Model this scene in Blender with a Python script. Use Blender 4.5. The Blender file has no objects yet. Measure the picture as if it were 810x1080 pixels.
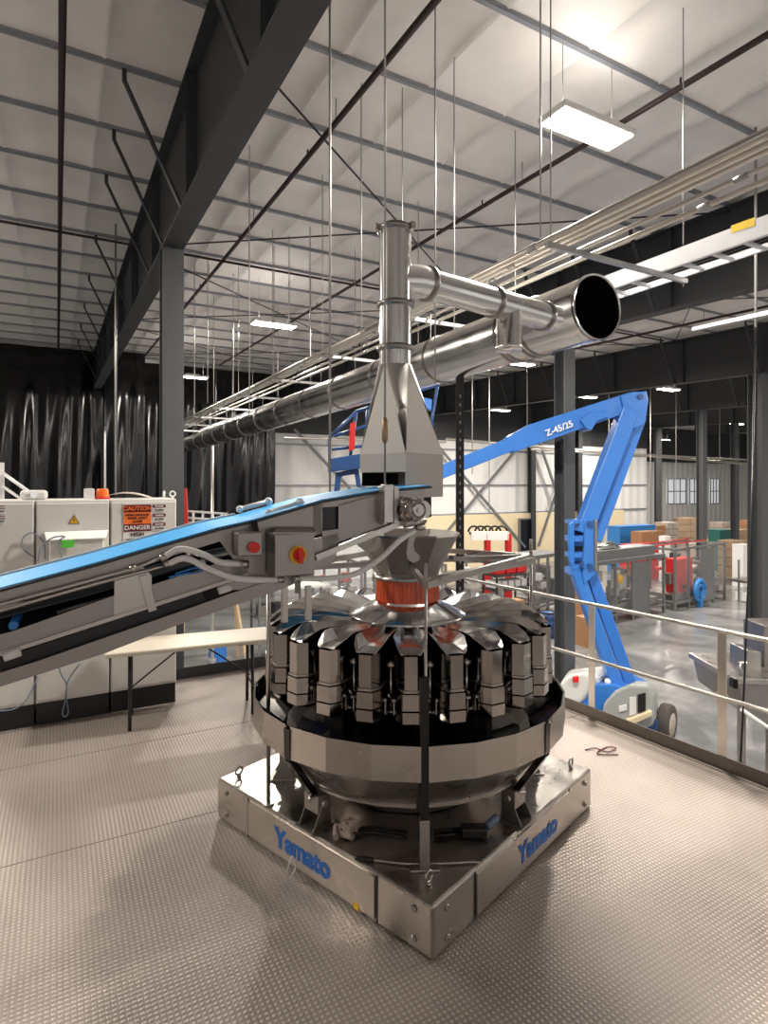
import bpy, math, random
from mathutils import Vector, Matrix
random.seed(7)
S = bpy.context.scene
COL = S.collection
PI = math.pi
R = math.radians
# ---------------------------------------------------------------- camera frame -> world
HC = 2.2; F = 625.0; CX = 405.0; HY = 510.0
TH = R(28.9); CT, ST = math.cos(TH), math.sin(TH)
FLOOR = -3.4
def K(x, y, z):                       # camera-ground coordinates to world (world Y = along the bays)
    return Vector((x*CT + y*ST, -x*ST + y*CT, z))
def C(px, py, d):                     # image point at depth d
    return K((px-CX)/F*d, d, HC + (HY-py)/F*d)
def G(px, py, z):                     # image point on the level z
    return C(px, py, (HC-z)*F/(py-HY))
CAM = Vector((0, 0, HC))
def hit(px, py, p, n):                # image ray with a plane
    d = C(px, py, 1.0) - CAM
    t = (p-CAM).dot(n)/d.dot(n)
    return CAM + d*t
def onX(px, py, x): return hit(px, py, Vector((x, 0, 0)), Vector((1, 0, 0)))
def onY(px, py, y): return hit(px, py, Vector((0, y, 0)), Vector((0, 1, 0)))
Z = Vector((0, 0, 1))
# ---------------------------------------------------------------- materials
def mat(name, col, rough=.5, metal=0., noise=0., nscale=8., bump=0., bscale=40., coat=0., stretch=None, emit=None, es=0., trans=0., alpha=1., rvar=0.):
    m = bpy.data.materials.new(name); m.use_nodes = True
    nt = m.node_tree; N = nt.nodes; L = nt.links
    b = N['Principled BSDF']
    b.inputs['Base Color'].default_value = (*col, 1); b.inputs['Roughness'].default_value = rough
    b.inputs['Metallic'].default_value = metal; b.inputs['Coat Weight'].default_value = coat
    b.inputs['Transmission Weight'].default_value = trans; b.inputs['Alpha'].default_value = alpha
    if emit: b.inputs['Emission Color'].default_value = (*emit, 1); b.inputs['Emission Strength'].default_value = es
    tc = N.new('ShaderNodeTexCoord'); mp = N.new('ShaderNodeMapping'); L.new(tc.outputs['Object'], mp.inputs[0])
    if stretch: mp.inputs['Scale'].default_value = stretch
    nz = N.new('ShaderNodeTexNoise'); nz.inputs['Scale'].default_value = nscale; nz.inputs['Detail'].default_value = 5
    L.new(mp.outputs[0], nz.inputs['Vector'])
    if noise or True:
        mx = N.new('ShaderNodeMix'); mx.data_type = 'RGBA'
        k = max(noise, .03)
        mx.inputs[6].default_value = (*[c*(1-k) for c in col], 1); mx.inputs[7].default_value = (*[min(1, c*(1+k)) for c in col], 1)
        L.new(nz.outputs['Fac'], mx.inputs[0]); L.new(mx.outputs[2], b.inputs['Base Color'])
    if rvar:
        mr = N.new('ShaderNodeMapRange'); mr.inputs[1].default_value = .3; mr.inputs[2].default_value = .7
        mr.inputs[3].default_value = max(.02, rough-rvar); mr.inputs[4].default_value = rough+rvar
        L.new(nz.outputs['Fac'], mr.inputs[0]); L.new(mr.outputs[0], b.inputs['Roughness'])
    if bump:
        n2 = N.new('ShaderNodeTexNoise'); n2.inputs['Scale'].default_value = bscale; n2.inputs['Detail'].default_value = 3
        L.new(mp.outputs[0], n2.inputs['Vector'])
        bp = N.new('ShaderNodeBump'); bp.inputs['Strength'].default_value = bump; bp.inputs['Distance'].default_value = .02
        L.new(n2.outputs['Fac'], bp.inputs['Height']); L.new(bp.outputs[0], b.inputs['Normal'])
    return m
M = {}
M['steel'] = mat('brushed_stainless', (.50, .47, .44), .32, 1., .08, 6, rvar=.07)
M['plate'] = mat('satin_stainless', (.34, .315, .295), .42, 1., .1, 5, rvar=.06)
M['basest'] = mat('worn_stainless', (.52, .48, .44), .33, 1., .16, 5, bump=.05, bscale=14, rvar=.1)
M['mirror'] = mat('polished_stainless', (.42, .39, .365), .10, 1., .15, 5)
M['pan'] = mat('bright_stainless', (.66, .65, .64), .16, 1., .05, 4)
M['darkmirror'] = mat('darkened_stainless', (.05, .045, .042), .12, 1., .1, 6)  # stainless tinted dark for the black it mirrors
M['ducts'] = mat('galvanised_duct', (.70, .69, .67), .22, 1., .12, 3, bump=.05, bscale=4, rvar=.06)
M['clamp'] = mat('clamp_ring_steel', (.30, .28, .27), .3, 1.)
M['hood'] = mat('grained_sheet_steel', (.46, .435, .41), .6, .55, .04, 4)
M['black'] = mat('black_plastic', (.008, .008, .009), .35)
M['blackmetal'] = mat('black_machine_parts', (.012, .012, .013), .25, .6)
M['beam'] = mat('dark_grey_primer', (.035, .038, .042), .55, .0, .15, 3)
M['column'] = mat('grey_painted_column', (.075, .08, .085), .45, 0, .12, 3)
M['purlin'] = mat('galvanised_purlin', (.30, .32, .35), .45, .5, .15, 5)
M['pipe'] = mat('dark_red_pipe', (.028, .014, .014), .5)
M['rod'] = mat('zinc_rod', (.40, .39, .38), .45, .5)
M['conduit'] = mat('zinc_conduit', (.72, .68, .62), .3, .9, .08, 4)
M['strut'] = mat('slotted_strut', (.42, .42, .42), .4, .8)
M['tray'] = mat('aluminium_tray', (.72, .73, .76), .4, .5, .05, 3)
M['yellow'] = mat('yellow_label', (.85, .6, .02), .5)
M['cab'] = mat('cabinet_grey_paint', (.70, .685, .65), .45, 0, .03, 2)
M['white'] = mat('white_plastic', (.80, .79, .77), .4)
M['hose'] = mat('pale_grey_hose', (.78, .77, .76), .45)
M['belt'] = mat('blue_belt', (.05, .44, .95), .5, 0, .05, 3)
M['beltshade'] = mat('shaded_blue_belt', (.012, .030, .045), .5)  # blue belt darkened to navy for its shaded return run
M['bluecable'] = mat('blue_grey_cable', (.16, .21, .30), .5)
M['bluetube'] = mat('blue_air_tube', (.03, .22, .6), .35)
M['logo'] = mat('blue_lettering', (.02, .14, .48), .5)
M['lift'] = mat('lift_blue_paint', (.035, .19, .62), .35, 0, .08, 3, coat=.3)
M['liftdk'] = mat('lift_dark_blue_paint', (.02, .07, .22), .4)
M['liftgrey'] = mat('lift_grey_cover', (.36, .38, .37), .4)
M['liftwhite'] = mat('lift_white_cover', (.74, .74, .72), .4)
M['tyre'] = mat('grey_black_tyre', (.07, .06, .055), .8, 0, .2, 12)
M['red'] = mat('red_paint', (.55, .02, .02), .4)
M['redbtn'] = mat('red_button', (.7, .015, .01), .35)
M['yel'] = mat('yellow_bezel', (.8, .45, .01), .4)
M['maroon'] = mat('maroon_print', (.16, .01, .02), .5)
M['orange'] = mat('orange_print', (.95, .20, .03), .5)
M['ink'] = mat('dark_print', (.03, .01, .01), .6)
M['amber'] = mat('amber_lens', (.9, .16, .02), .25)
M['green'] = mat('green_tape', (.12, .7, .06), .5)
M['wood'] = mat('pale_wood', (.62, .46, .28), .6, 0, .15, 4, stretch=(1, 8, 8))
M['tabletop'] = mat('cream_table_top', (.72, .66, .55), .45, 0, .06, 3)
M['card'] = mat('cardboard', (.36, .19, .09), .8, 0, .15, 6)
M['card2'] = mat('pale_cardboard', (.42, .30, .20), .8, 0, .15, 6)
M['wrap'] = mat('wrapped_goods', (.42, .36, .31), .45, 0, .3, 5)
M['machine'] = mat('machine_grey', (.20, .205, .21), .4, .3, .15, 3)
M['machdark'] = mat('machine_dark', (.04, .04, .042), .4, .2)
M['glass'] = mat('clear_guard', (.6, .61, .63), .06, 0, trans=0., alpha=.10)
M['teal'] = mat('teal_bin', (.03, .16, .14), .5)
M['skin'] = mat('skin', (.5, .3, .22), .6)
M['hivis'] = mat('hi_vis_yellow', (.55, .8, .05), .6)
M['navy'] = mat('navy_cloth', (.02, .025, .05), .8)
M['cream'] = mat('cream_wall', (.78, .66, .44), .6)
M['redcord'] = mat('dark_red_cord', (.12, .012, .02), .6)
M['rubber'] = mat('tan_cloth', (.33, .26, .22), .8)
# curtain plastic
M['curtain'] = mat('black_plastic_sheet', (.006, .006, .007), .2, 0, bump=.9, bscale=1.6, stretch=(1, 1, .35))
# orange translucent ring
m = mat('orange_strips', (.86, .085, .012), .25, 0, .55, 45, stretch=(1, 1, .05)); M['oring'] = m
m.node_tree.nodes['Principled BSDF'].inputs['Transmission Weight'].default_value = .25
# lamp
M['lamp'] = mat('lamp_diffuser', (1, 1, 1), .5, emit=(1, .93, .82), es=22.)
def nodes(m): return m.node_tree.nodes, m.node_tree.links, m.node_tree.nodes['Principled BSDF']
# tread plate
m = mat('tread_plate', (.36, .31, .28), .42, .3); M['deck'] = m
N, L, b = nodes(m)
tc = N.new('ShaderNodeTexCoord'); sp = N.new('ShaderNodeSeparateXYZ'); L.new(tc.outputs['Object'], sp.inputs[0])
def mth(op, a, c=None, v=None):
    n = N.new('ShaderNodeMath'); n.operation = op
    if isinstance(a, (int, float)): n.inputs[0].default_value = a
    else: L.new(a, n.inputs[0])
    if c is not None:
        if isinstance(c, (int, float)): n.inputs[1].default_value = c
        else: L.new(c, n.inputs[1])
    return n.outputs[0]
kx = 2*PI/.050; ky = 2*PI/.050
sx = mth('SINE', mth('MULTIPLY', sp.outputs['X'], kx)); sy = mth('SINE', mth('MULTIPLY', sp.outputs['Y'], ky))
pr = mth('MULTIPLY', sx, sy); st = mth('MAXIMUM', mth('SUBTRACT', mth('ABSOLUTE', pr), .30), 0.)
bp = N.new('ShaderNodeBump'); bp.inputs['Strength'].default_value = .55; bp.inputs['Distance'].default_value = .006
L.new(st, bp.inputs['Height']); L.new(bp.outputs[0], b.inputs['Normal'])
nz = N.new('ShaderNodeTexNoise'); nz.inputs['Scale'].default_value = .9; nz.inputs['Detail'].default_value = 6; L.new(tc.outputs['Object'], nz.inputs['Vector'])
cr = N.new('ShaderNodeValToRGB'); cr.color_ramp.elements[0].position = .35; cr.color_ramp.elements[1].position = .68
cr.color_ramp.elements[0].color = (.27, .225, .20, 1); cr.color_ramp.elements[1].color = (.40, .35, .315, 1)
L.new(nz.outputs['Fac'], cr.inputs[0])
mx = N.new('ShaderNodeMix'); mx.data_type = 'RGBA'; mx.inputs[7].default_value = (.62, .56, .51, 1)
L.new(mth('MULTIPLY', st, .9), mx.inputs[0]); L.new(cr.outputs[0], mx.inputs[6]); L.new(mx.outputs[2], b.inputs['Base Color'])
# polished concrete
m = mat('polished_concrete', (.3, .3, .3), .18); M['concrete'] = m
N, L, b = nodes(m)
tc = N.new('ShaderNodeTexCoord'); nz = N.new('ShaderNodeTexNoise'); nz.inputs['Scale'].default_value = .45; nz.inputs['Detail'].default_value = 8; nz.inputs['Distortion'].default_value = 1.2
L.new(tc.outputs['Object'], nz.inputs['Vector'])
cr = N.new('ShaderNodeValToRGB'); cr.color_ramp.elements[0].position = .35; cr.color_ramp.elements[1].position = .7
cr.color_ramp.elements[0].color = (.15, .155, .16, 1); cr.color_ramp.elements[1].color = (.33, .33, .33, 1)
L.new(nz.outputs['Fac'], cr.inputs[0]); L.new(cr.outputs[0], b.inputs['Base Color'])
mr = N.new('ShaderNodeMapRange'); mr.inputs[3].default_value = .10; mr.inputs[4].default_value = .30; L.new(nz.outputs['Fac'], mr.inputs[0]); L.new(mr.outputs[0], b.inputs['Roughness'])
bp = N.new('ShaderNodeBump'); bp.inputs['Strength'].default_value = .25; bp.inputs['Distance'].default_value = .02; L.new(nz.outputs['Fac'], bp.inputs['Height']); L.new(bp.outputs[0], b.inputs['Normal'])
# insulation
M['insul'] = mat('vinyl_faced_insulation', (.84, .81, .78), .42, 0, .14, 1.6, bump=.6, bscale=3.0)
# siding
m = mat('ribbed_white_siding', (.78, .78, .77), .5); M['siding'] = m
N, L, b = nodes(m)
tc = N.new('ShaderNodeTexCoord'); sp = N.new('ShaderNodeSeparateXYZ'); L.new(tc.outputs['Object'], sp.inputs[0])
sn = mth('SINE', mth('MULTIPLY', mth('ADD', sp.outputs['X'], sp.outputs['Y']), 2*PI/.9))
bp = N.new('ShaderNodeBump'); bp.inputs['Strength'].default_value = .4; bp.inputs['Distance'].default_value = .08
L.new(sn, bp.inputs['Height']); L.new(bp.outputs[0], b.inputs['Normal'])

# ---------------------------------------------------------------- mesh builder
class MB:
    def __init__(s): s.v = []; s.f = []; s.sm = []
    def add(s, vs, fs, smooth=False):
        o = len(s.v); s.v += [Vector(v) for v in vs]
        for f in fs: s.f.append([i+o for i in f]); s.sm.append(smooth)
        return s
    def box(s, c, size, ax=None):
        hx, hy, hz = size[0]/2, size[1]/2, size[2]/2
        c = Vector(c); X, Y, Zz = ax if ax else (Vector((1, 0, 0)), Vector((0, 1, 0)), Z)
        vs = [c + X*a*hx + Y*b_*hy + Zz*d*hz for d in (-1, 1) for a, b_ in ((-1, -1), (1, -1), (1, 1), (-1, 1))]
        return s.add(vs, [(3, 2, 1, 0), (4, 5, 6, 7), (0, 1, 5, 4), (1, 2, 6, 5), (2, 3, 7, 6), (3, 0, 4, 7)])
    def span(s, lo, hi):
        lo = Vector(lo); hi = Vector(hi); return s.box((lo+hi)/2, hi-lo)
    def bar(s, p, q, w, h, up=Z):     # w across, h along up
        p = Vector(p); q = Vector(q); d = (q-p); l = d.length
        if l < 1e-6: return s
        d.normalize(); a = d.cross(up)
        if a.length < 1e-3: a = d.cross(Vector((1, 0, 0)))
        a.normalize(); u = a.cross(d)
        return s.box((p+q)/2, (w, l, h), (a, d, u))
    def tube(s, pts, r, n=10, cap=True, smooth=True):
        pts = [Vector(p) for p in pts]; m_ = len(pts)
        rs = r if isinstance(r, (list, tuple)) else [r]*m_
        vs = []; prev = None
        for i, p in enumerate(pts):
            t = (pts[min(i+1, m_-1)] - pts[max(i-1, 0)]).normalized()
            if prev is None:
                a = t.cross(Z)
                if a.length < .05: a = t.cross(Vector((1, 0, 0)))
            else: a = prev - t*prev.dot(t)
            a.normalize(); prev = a; b_ = t.cross(a)
            vs += [p + (a*math.cos(2*PI*k/n) + b_*math.sin(2*PI*k/n))*rs[i] for k in range(n)]
        fs = [(i*n+k, i*n+(k+1) % n, (i+1)*n+(k+1) % n, (i+1)*n+k) for i in range(m_-1) for k in range(n)]
        s.add(vs, fs, smooth)
        if cap:
            o = len(s.v)-len(vs)
            s.f.append([o+k for k in range(n)][::-1]); s.sm.append(False)
            s.f.append([o+(m_-1)*n+k for k in range(n)]); s.sm.append(False)
        return s
    def prism(s, poly, d):            # polygon of world points, extruded by vector d
        n = len(poly); vs = [Vector(p) for p in poly] + [Vector(p)+Vector(d) for p in poly]
        fs = [list(range(n))[::-1], list(range(n, 2*n))] + [(i, (i+1) % n, n+(i+1) % n, n+i) for i in range(n)]
        return s.add(vs, fs)
    def loft(s, rings, closed=True, capa=False, capb=False, smooth=False):
        n = len(rings[0]); vs = [p for r_ in rings for p in r_]
        m_ = n if closed else n-1
        fs = [(i*n+k, i*n+(k+1) % n, (i+1)*n+(k+1) % n, (i+1)*n+k) for i in range(len(rings)-1) for k in range(m_)]
        if capa: fs.append(list(range(n))[::-1])
        if capb: fs.append([(len(rings)-1)*n+k for k in range(n)])
        return s.add(vs, fs, smooth)
    def lathe(s, c, prof, n=32, smooth=True, a0=0., a1=2*PI, closed=None):
        c = Vector(c); full = abs(a1-a0-2*PI) < 1e-6
        k_ = n if full else n+1
        rings = [[c + Vector((r*math.cos(a0+(a1-a0)*k/n), r*math.sin(a0+(a1-a0)*k/n), z)) for k in range(k_)] for r, z in prof]
        return s.loft(rings, closed=full, smooth=smooth)
    def sphere(s, c, r, n=12, sq=(1, 1, 1)):
        c = Vector(c); rings = []
        for i in range(n//2+1):
            t = PI*i/(n//2) ; rr = max(math.sin(t), .001)
            rings.append([c + Vector((r*sq[0]*rr*math.cos(2*PI*k/n), r*sq[1]*rr*math.sin(2*PI*k/n), r*sq[2]*math.cos(t))) for k in range(n)])
        return s.loft(rings, smooth=True)
    def build(s, name, material, parent=None, origin=None, bevel=0, solid=0):
        """vertices are world points unless the parent is 'local' (then in its frame)"""
        me = bpy.data.meshes.new(name)
        o = bpy.data.objects.new(name, me); COL.objects.link(o)
        if parent is None:
            if origin is None:
                lo = Vector([min(v[i] for v in s.v) for i in range(3)]); hi = Vector([max(v[i] for v in s.v) for i in range(3)])
                origin = Vector(((lo.x+hi.x)/2, (lo.y+hi.y)/2, lo.z))
            o.location = origin; off = Vector(origin)
        elif parent.get('_local'): off = Vector((0, 0, 0))
        else:
            off = Vector(parent.location); pp = parent.parent
            while pp: off += Vector(pp.location); pp = pp.parent
        me.from_pydata([v-off for v in s.v], [], s.f)
        me.polygons.foreach_set('use_smooth', s.sm)
        me.materials.append(material)
        me.update()
        if parent is not None:
            o.parent = parent
            if parent.get('_local'): o['_local'] = 1
        import bmesh
        bm = bmesh.new(); bm.from_mesh(me); bmesh.ops.recalc_face_normals(bm, faces=bm.faces); bm.to_mesh(me); bm.free()
        if solid:
            md = o.modifiers.new('solid', 'SOLIDIFY'); md.thickness = solid; md.offset = 0
        if bevel:
            md = o.modifiers.new('bevel', 'BEVEL'); md.width = bevel; md.segments = 2; md.limit_method = 'ANGLE'
        return o
def tag(o, label=None, cat=None, group=None, kind=None):
    if label: o['label'] = label
    if cat: o['category'] = cat
    if group: o['group'] = group
    if kind: o['kind'] = kind
    return o
def thing(name, loc, label, cat, group=None, local=False):
    o = bpy.data.objects.new(name, None); COL.objects.link(o); o.location = loc
    o.empty_display_size = .2
    if local: o['_local'] = 1
    return tag(o, label, cat, group)
def copy_tree(o, parent=None):
    c = o.copy(); COL.objects.link(c)
    if parent is not None: c.parent = parent
    for ch in [x for x in bpy.data.objects if x.parent == o]: copy_tree(ch, c)
    return c
def text(name, s, size, p, right, up, material, parent=None, bold=0.):
    """lettering standing on the plane of right/up, middle at p"""
    cu = bpy.data.curves.new(name, 'FONT'); cu.body = s; cu.size = size; cu.align_x = 'CENTER'; cu.align_y = 'CENTER'
    cu.extrude = .0012; cu.offset = bold
    t = bpy.data.objects.new('t', cu); COL.objects.link(t)
    bpy.context.view_layer.update()
    me = bpy.data.meshes.new_from_object(t.evaluated_get(bpy.context.evaluated_depsgraph_get()))
    bpy.data.objects.remove(t)
    right = Vector(right).normalized(); up = Vector(up).normalized(); n = right.cross(up)
    mm = Matrix((right, up, n)).transposed().to_4x4(); mm.translation = Vector(p)
    me.transform(mm)
    mb = MB(); mb.v = [v.co.copy() for v in me.vertices]; mb.f = [list(f.vertices) for f in me.polygons]; mb.sm = [False]*len(mb.f)
    bpy.data.meshes.remove(me)
    return mb.build(name, material, parent)
def bez(pts, n=10):                   # smooth curve through points (Catmull-Rom)
    P = [Vector(p) for p in pts]; P = [P[0]*2-P[1]] + P + [P[-1]*2-P[-2]]; out = []
    for i in range(1, len(P)-2):
        for k in range(n):
            t = k/n; a, b_, c, d = P[i-1], P[i], P[i+1], P[i+2]
            out.append(.5*((2*b_) + (c-a)*t + (2*a-5*b_+4*c-d)*t*t + (3*b_-a-3*c+d)*t**3))
    out.append(P[-2]); return out

# ================================================================ SETTING
YW = 31.5                             # far wall
def hceil(y): return HC + 5.05 + .03*(y-7.85)
PUR0 = 7.85
# lower floor
o = MB().add([(-30, -14, FLOOR), (78, -14, FLOOR), (78, 46, FLOOR), (-30, 46, FLOOR)], [(0, 1, 2, 3)]).build('floor', M['concrete'], origin=(0, 0, FLOOR)); tag(o, kind='structure')
# guardrail line
RA = G(595, 746, 0); RB = G(810, 830.7, 0); RD = (RB-RA).normalized(); RN = RD.cross(Z)
YD = 6.96
RF = RA + RD*((YD-RA.y)/RD.y)         # far right corner of the platform
RE = RA + RD*14
mb = MB(); mb.prism([RF, RE, Vector((-9, RE.y, 0)), Vector((-9, YD, 0))], (0, 0, -.012)); 
deck = mb.build('floor_platform', M['deck'], origin=(0, 0, 0)); tag(deck, kind='structure')
sm_ = MB()
for y in (4.03, 5.40, 6.77):
    xr = (RA + RD*((y-RA.y)/RD.y)).x
    sm_.span((-9, y-.004, -.002), (xr-.05, y+.004, .0015))
sm_.build('seam', mat('deck_seam', (.19, .155, .135), .7), deck)
jb = MB()
for y in (-2.5, 1.2, 4.9): jb.span((-9, y-.06, -.32), ((RA + RD*((y-RA.y)/RD.y)).x-.05, y+.06, -.02))
jb.bar(RF-Z*.17, RE-Z*.17, .1, .3); jb.span((-9, YD-.1, -.32), (RF.x, YD, -.02))
jb.build('platform_beam', M['beam'], deck)
# ceiling with drooping insulation
xs = [-30+1.22*i+d for i in range(89) for d in (0, .035, .30, .61, .92, 1.185)]; ys = []
y = PUR0-1.5*14
while y < 46: ys += [y+.03, y+.3, y+.75, y+1.2, y+1.47]; y += 1.5
vs = []
for y in ys:
    f = ((y-PUR0) % 1.5)/1.5
    for i, x in enumerate(xs):
        s_ = -.062 + .10*math.sin(PI*f)**.7 - (.075*math.sin(PI*f)**.5 if i % 6 == 0 else (0, .0, .012, .03, .012, 0)[i % 6]*-1*math.sin(PI*f)) + random.uniform(-.004, .004)
        vs.append((x, y, hceil(y)+.10+s_))
nx = len(xs); fs = [(j*nx+i, j*nx+i+1, (j+1)*nx+i+1, (j+1)*nx+i) for j in range(len(ys)-1) for i in range(nx-1)]
ceil = MB().add(vs, fs, True).build('ceiling', M['insul'], origin=(0, 0, hceil(0))); tag(ceil, kind='structure')
md = ceil.modifiers.new('solid', 'SOLIDIFY'); md.thickness = .04; md.offset = 1 if ceil.data.polygons[0].normal.z > 0 else -1
k = -8
while PUR0+1.5*k < YW:
    y = PUR0+1.5*k; z = hceil(y)
    MB().span((-25, y-.026, z), (60, y-.018, z+.10)).span((-25, y-.026, z-.004), (60, y+.030, z+.004)).build('purlin', M['purlin'], ceil)
    k += 1
# X bracing rods under the purlins
for bx0 in (1.5, 10.65, 19.8):
    for j in range(3):
        y0 = PUR0-1.5+j*7.5+.0; y1 = y0+7.5
        for (a, b_) in (((bx0, y0), (bx0+9.15, y1)), ((bx0, y1), (bx0+9.15, y0))):
            MB().tube([(a[0], a[1], hceil(a[1])-.10), (b_[0], b_[1], hceil(b_[1])-.10)], .016, 6).build('brace_rod', M['beam'], ceil)
# walls
def wall(name, lo, hi, m=M['siding']): o = MB().span(lo, hi).build(name, m); tag(o, kind='structure'); return o
ZT = 8.9
wall('wall_far', (-30, YW, FLOOR), (41.5, YW+.2, ZT))
wall('wall_far_right', (41.5, 43, FLOOR), (76, 43.2, ZT))
wall('wall_return', (41.5, YW+.2, FLOOR), (41.7, 43, ZT))
wall('wall_right', (76, -14, FLOOR), (76.2, 43.2, ZT))
mbw = MB()  # back wall panels, with openings added to let in ambient light
for k in range(14): mbw.span((-30+8*k, -14.2, FLOOR), (-30+8*k+(3.2 if k < 13 else 2), -14, 6.0))
mbw.span((-30, -14.2, 6.0), (76, -14, ZT))
o = mbw.build('wall_back', M['machine']); tag(o, kind='structure')
wall('wall_left', (-30.2, -14, FLOOR), (-30, YW+.2, ZT))
# girts on the far wall, wall columns, cross braces
g = MB()
for z in (-1.2, .2, 2.1, 4.4): g.span((6, YW-.12, z-.05), (41.4, YW, z+.05))
o = g.build('trim_1', M['purlin']); tag(o, kind='structure')
o = MB().span((20, YW-.25, FLOOR), (38.5, YW-.05, .15)).build('trim_2', M['cream'], bevel=.02); tag(o, kind='structure')
dr = hit(545, 548, Vector((0, YW, 0)), Vector((0, 1, 0))); d2 = hit(559, 548, Vector((0, YW, 0)), Vector((0, 1, 0)))
o = MB().span((dr.x, YW-.35, FLOOR), (d2.x, YW-.26, dr.z)).build('door_1', M['black'], bevel=.01); tag(o, kind='structure')
MB().span((dr.x-.12, YW-.4, FLOOR), (dr.x, YW-.26, dr.z+.1)).span((d2.x, YW-.4, FLOOR), (d2.x+.12, YW-.26, dr.z+.1)).span((dr.x, YW-.4, dr.z), (d2.x, YW-.26, dr.z+.1)).build('door_frame', M['machine'], o)
for i, (x0, x1) in enumerate(((703, 722), (726, 741), (748, 757))):
    a = onY(x0, 505, 43); c = onY(x1, 531, 43)
    w = MB().span((a.x, 42.86, c.z), (c.x, 42.94, a.z)).build('window_%d' % (i+1), mat('frosted_pane_%d' % i, (.85, .87, .88), .3, emit=(.9, .95, 1), es=.35)); tag(w, kind='structure')
    fr = MB(); n_ = 3
    for q in range(n_+1): xx = a.x+(c.x-a.x)*q/n_; fr.span((xx-.05, 42.8, c.z), (xx+.05, 42.87, a.z))
    for zz in (a.z, (a.z+c.z)/2, c.z): fr.span((a.x, 42.8, zz-.05), (c.x, 42.87, zz+.05))
    fr.build('window_frame', M['machine'], w)

o = MB().span((-29.9, YW-.10, 5.0), (41.4, YW-.02, ZT-.8)).build('trim_3', M['beam']); tag(o, kind='structure')
o = MB().span((41.8, 42.7, 4.6), (75.9, 42.78, ZT-.5)).build('trim_4', M['beam']); tag(o, kind='structure')
# rafters and columns
FX = [1.5, 10.65, 19.8, 28.95, 38.1, 47.25, 56.4]
names = ['dark grey steel rafter overhead at the left, above the nearest grey column', 'dark grey rafter running behind the open end of the big duct',
         'dark grey rafter carried by the tall column at the right edge', 'fourth dark rafter from the left, behind the blue boom elbow',
         'fifth dark rafter from the left, deep in the hall', 'sixth dark rafter from the left, far in the hall', 'farthest dark rafter at the right end of the hall']
def hbot(y): return hceil(y)-1.60
for i, x in enumerate(FX):
    t = thing('rafter_beam', (x, 8, hbot(8)), names[i], 'beam', 'roof rafters')
    y0, y1 = -8, YW-.3
    MB().prism([(x-.008, y0, hbot(y0)), (x-.008, y1, hbot(y1)), (x-.008, y1, hceil(y1)), (x-.008, y0, hceil(y0))], (.016, 0, 0)).build('web', M['beam'], t)
    MB().bar((x, y0, hbot(y0)-.0), (x, y1, hbot(y1)-.0), .30, .025).build('bottom_flange', M['beam'], t)
    MB().bar((x, y0, hceil(y0)-.02), (x, y1, hceil(y1)-.02), .26, .02).build('top_flange', M['beam'], t)
    k = -6
    while PUR0+1.5*k < y1:
        y = PUR0+1.5*k
        if k % 2 == 0: MB().span((x-.13, y-.4, hbot(y)), (x+.13, y-.388, hceil(y)-.04)).build('stiffener', M['beam'], t)
        if i < 4 and (k == 1 or k % 2 == 0):
            for sg in (-1, 1):
                MB().bar((x+sg*.10, y, hbot(y)+.04), (x+sg*.78, y, hceil(y)-.14), .085, .03).bar((x+sg*.78, y, hceil(y)-.15), (x+sg*.78, y, hceil(y)+.0), .05, .05).build('flange_brace', M['beam'], t)
        k += 1
def column(p, w, label, top, base=FLOOR, m='column', ang=0):
    t = thing('steel_column', (p.x, p.y, base), label, 'column', 'steel columns')
    mb = MB(); h = w/2
    mb.span((p.x-h, p.y-h, base+.02), (p.x+h, p.y-h+.02, top)).span((p.x-h, p.y+h-.02, base+.02), (p.x+h, p.y+h, top)).span((p.x-.008, p.y-h+.02, base+.02), (p.x+.008, p.y+h-.02, top))
    mb.build('shaft', M[m], t)
    MB().span((p.x-h-.08, p.y-h-.08, base), (p.x+h+.08, p.y+h+.08, base+.025)).build('base_plate', M[m], t)
    return t
p = onX(181, 400, FX[0]); column(p, .30, 'grey steel column behind the control cabinet on the left', hbot(p.y)-.02)
p = onX(595.5, 400, FX[1]); column(p, .34, 'grey steel column in the middle, between weigher and boom lift', hbot(p.y)-.02)
p = onX(800, 400, FX[2]); column(p, .46, 'large grey steel column at the right edge of the picture', hbot(p.y)-.02)
for px, x, lab in ((740, FX[3], 'distant grey column standing in front of the stacked pallets'), (775, FX[4], 'distant grey column just left of the right edge column'), (694, FX[4], 'distant dark column at the right end of the white wall')):
    p = onX(px, 400, x); column(p, .36, lab, hbot(p.y)-.02)
for x, lab in ((19.8, 'dark wall column seen behind the left of the thin black post'), (28.95, 'dark column on the white wall left of the middle column'), (33.5, 'dark wall column just left of the leaning blue boom')):
    column(Vector((x, YW-.35, 0)), .4, lab, hbot(YW)-.02, m='beam')
k = 0
for (x0, x1, lab) in ((11.5, 19.2, 'crossed steel brace on the white wall behind the hood'), (20.4, 28.3, 'crossed steel brace on the white wall left of the middle column'), (29.6, 33, 'crossed steel brace on the white wall right of the middle column')):
    t = thing('wall_brace', ((x0+x1)/2, YW-.3, FLOOR), lab, 'brace')
    for (za, zb) in ((-2.2, 5.2), (5.2, -2.2)):
        MB().bar((x0, YW-.3-.08*k, za), (x1, YW-.3-.08*k, zb), .14, .14).build('brace_rod', M['machine'], t); k = 1-k
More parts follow.
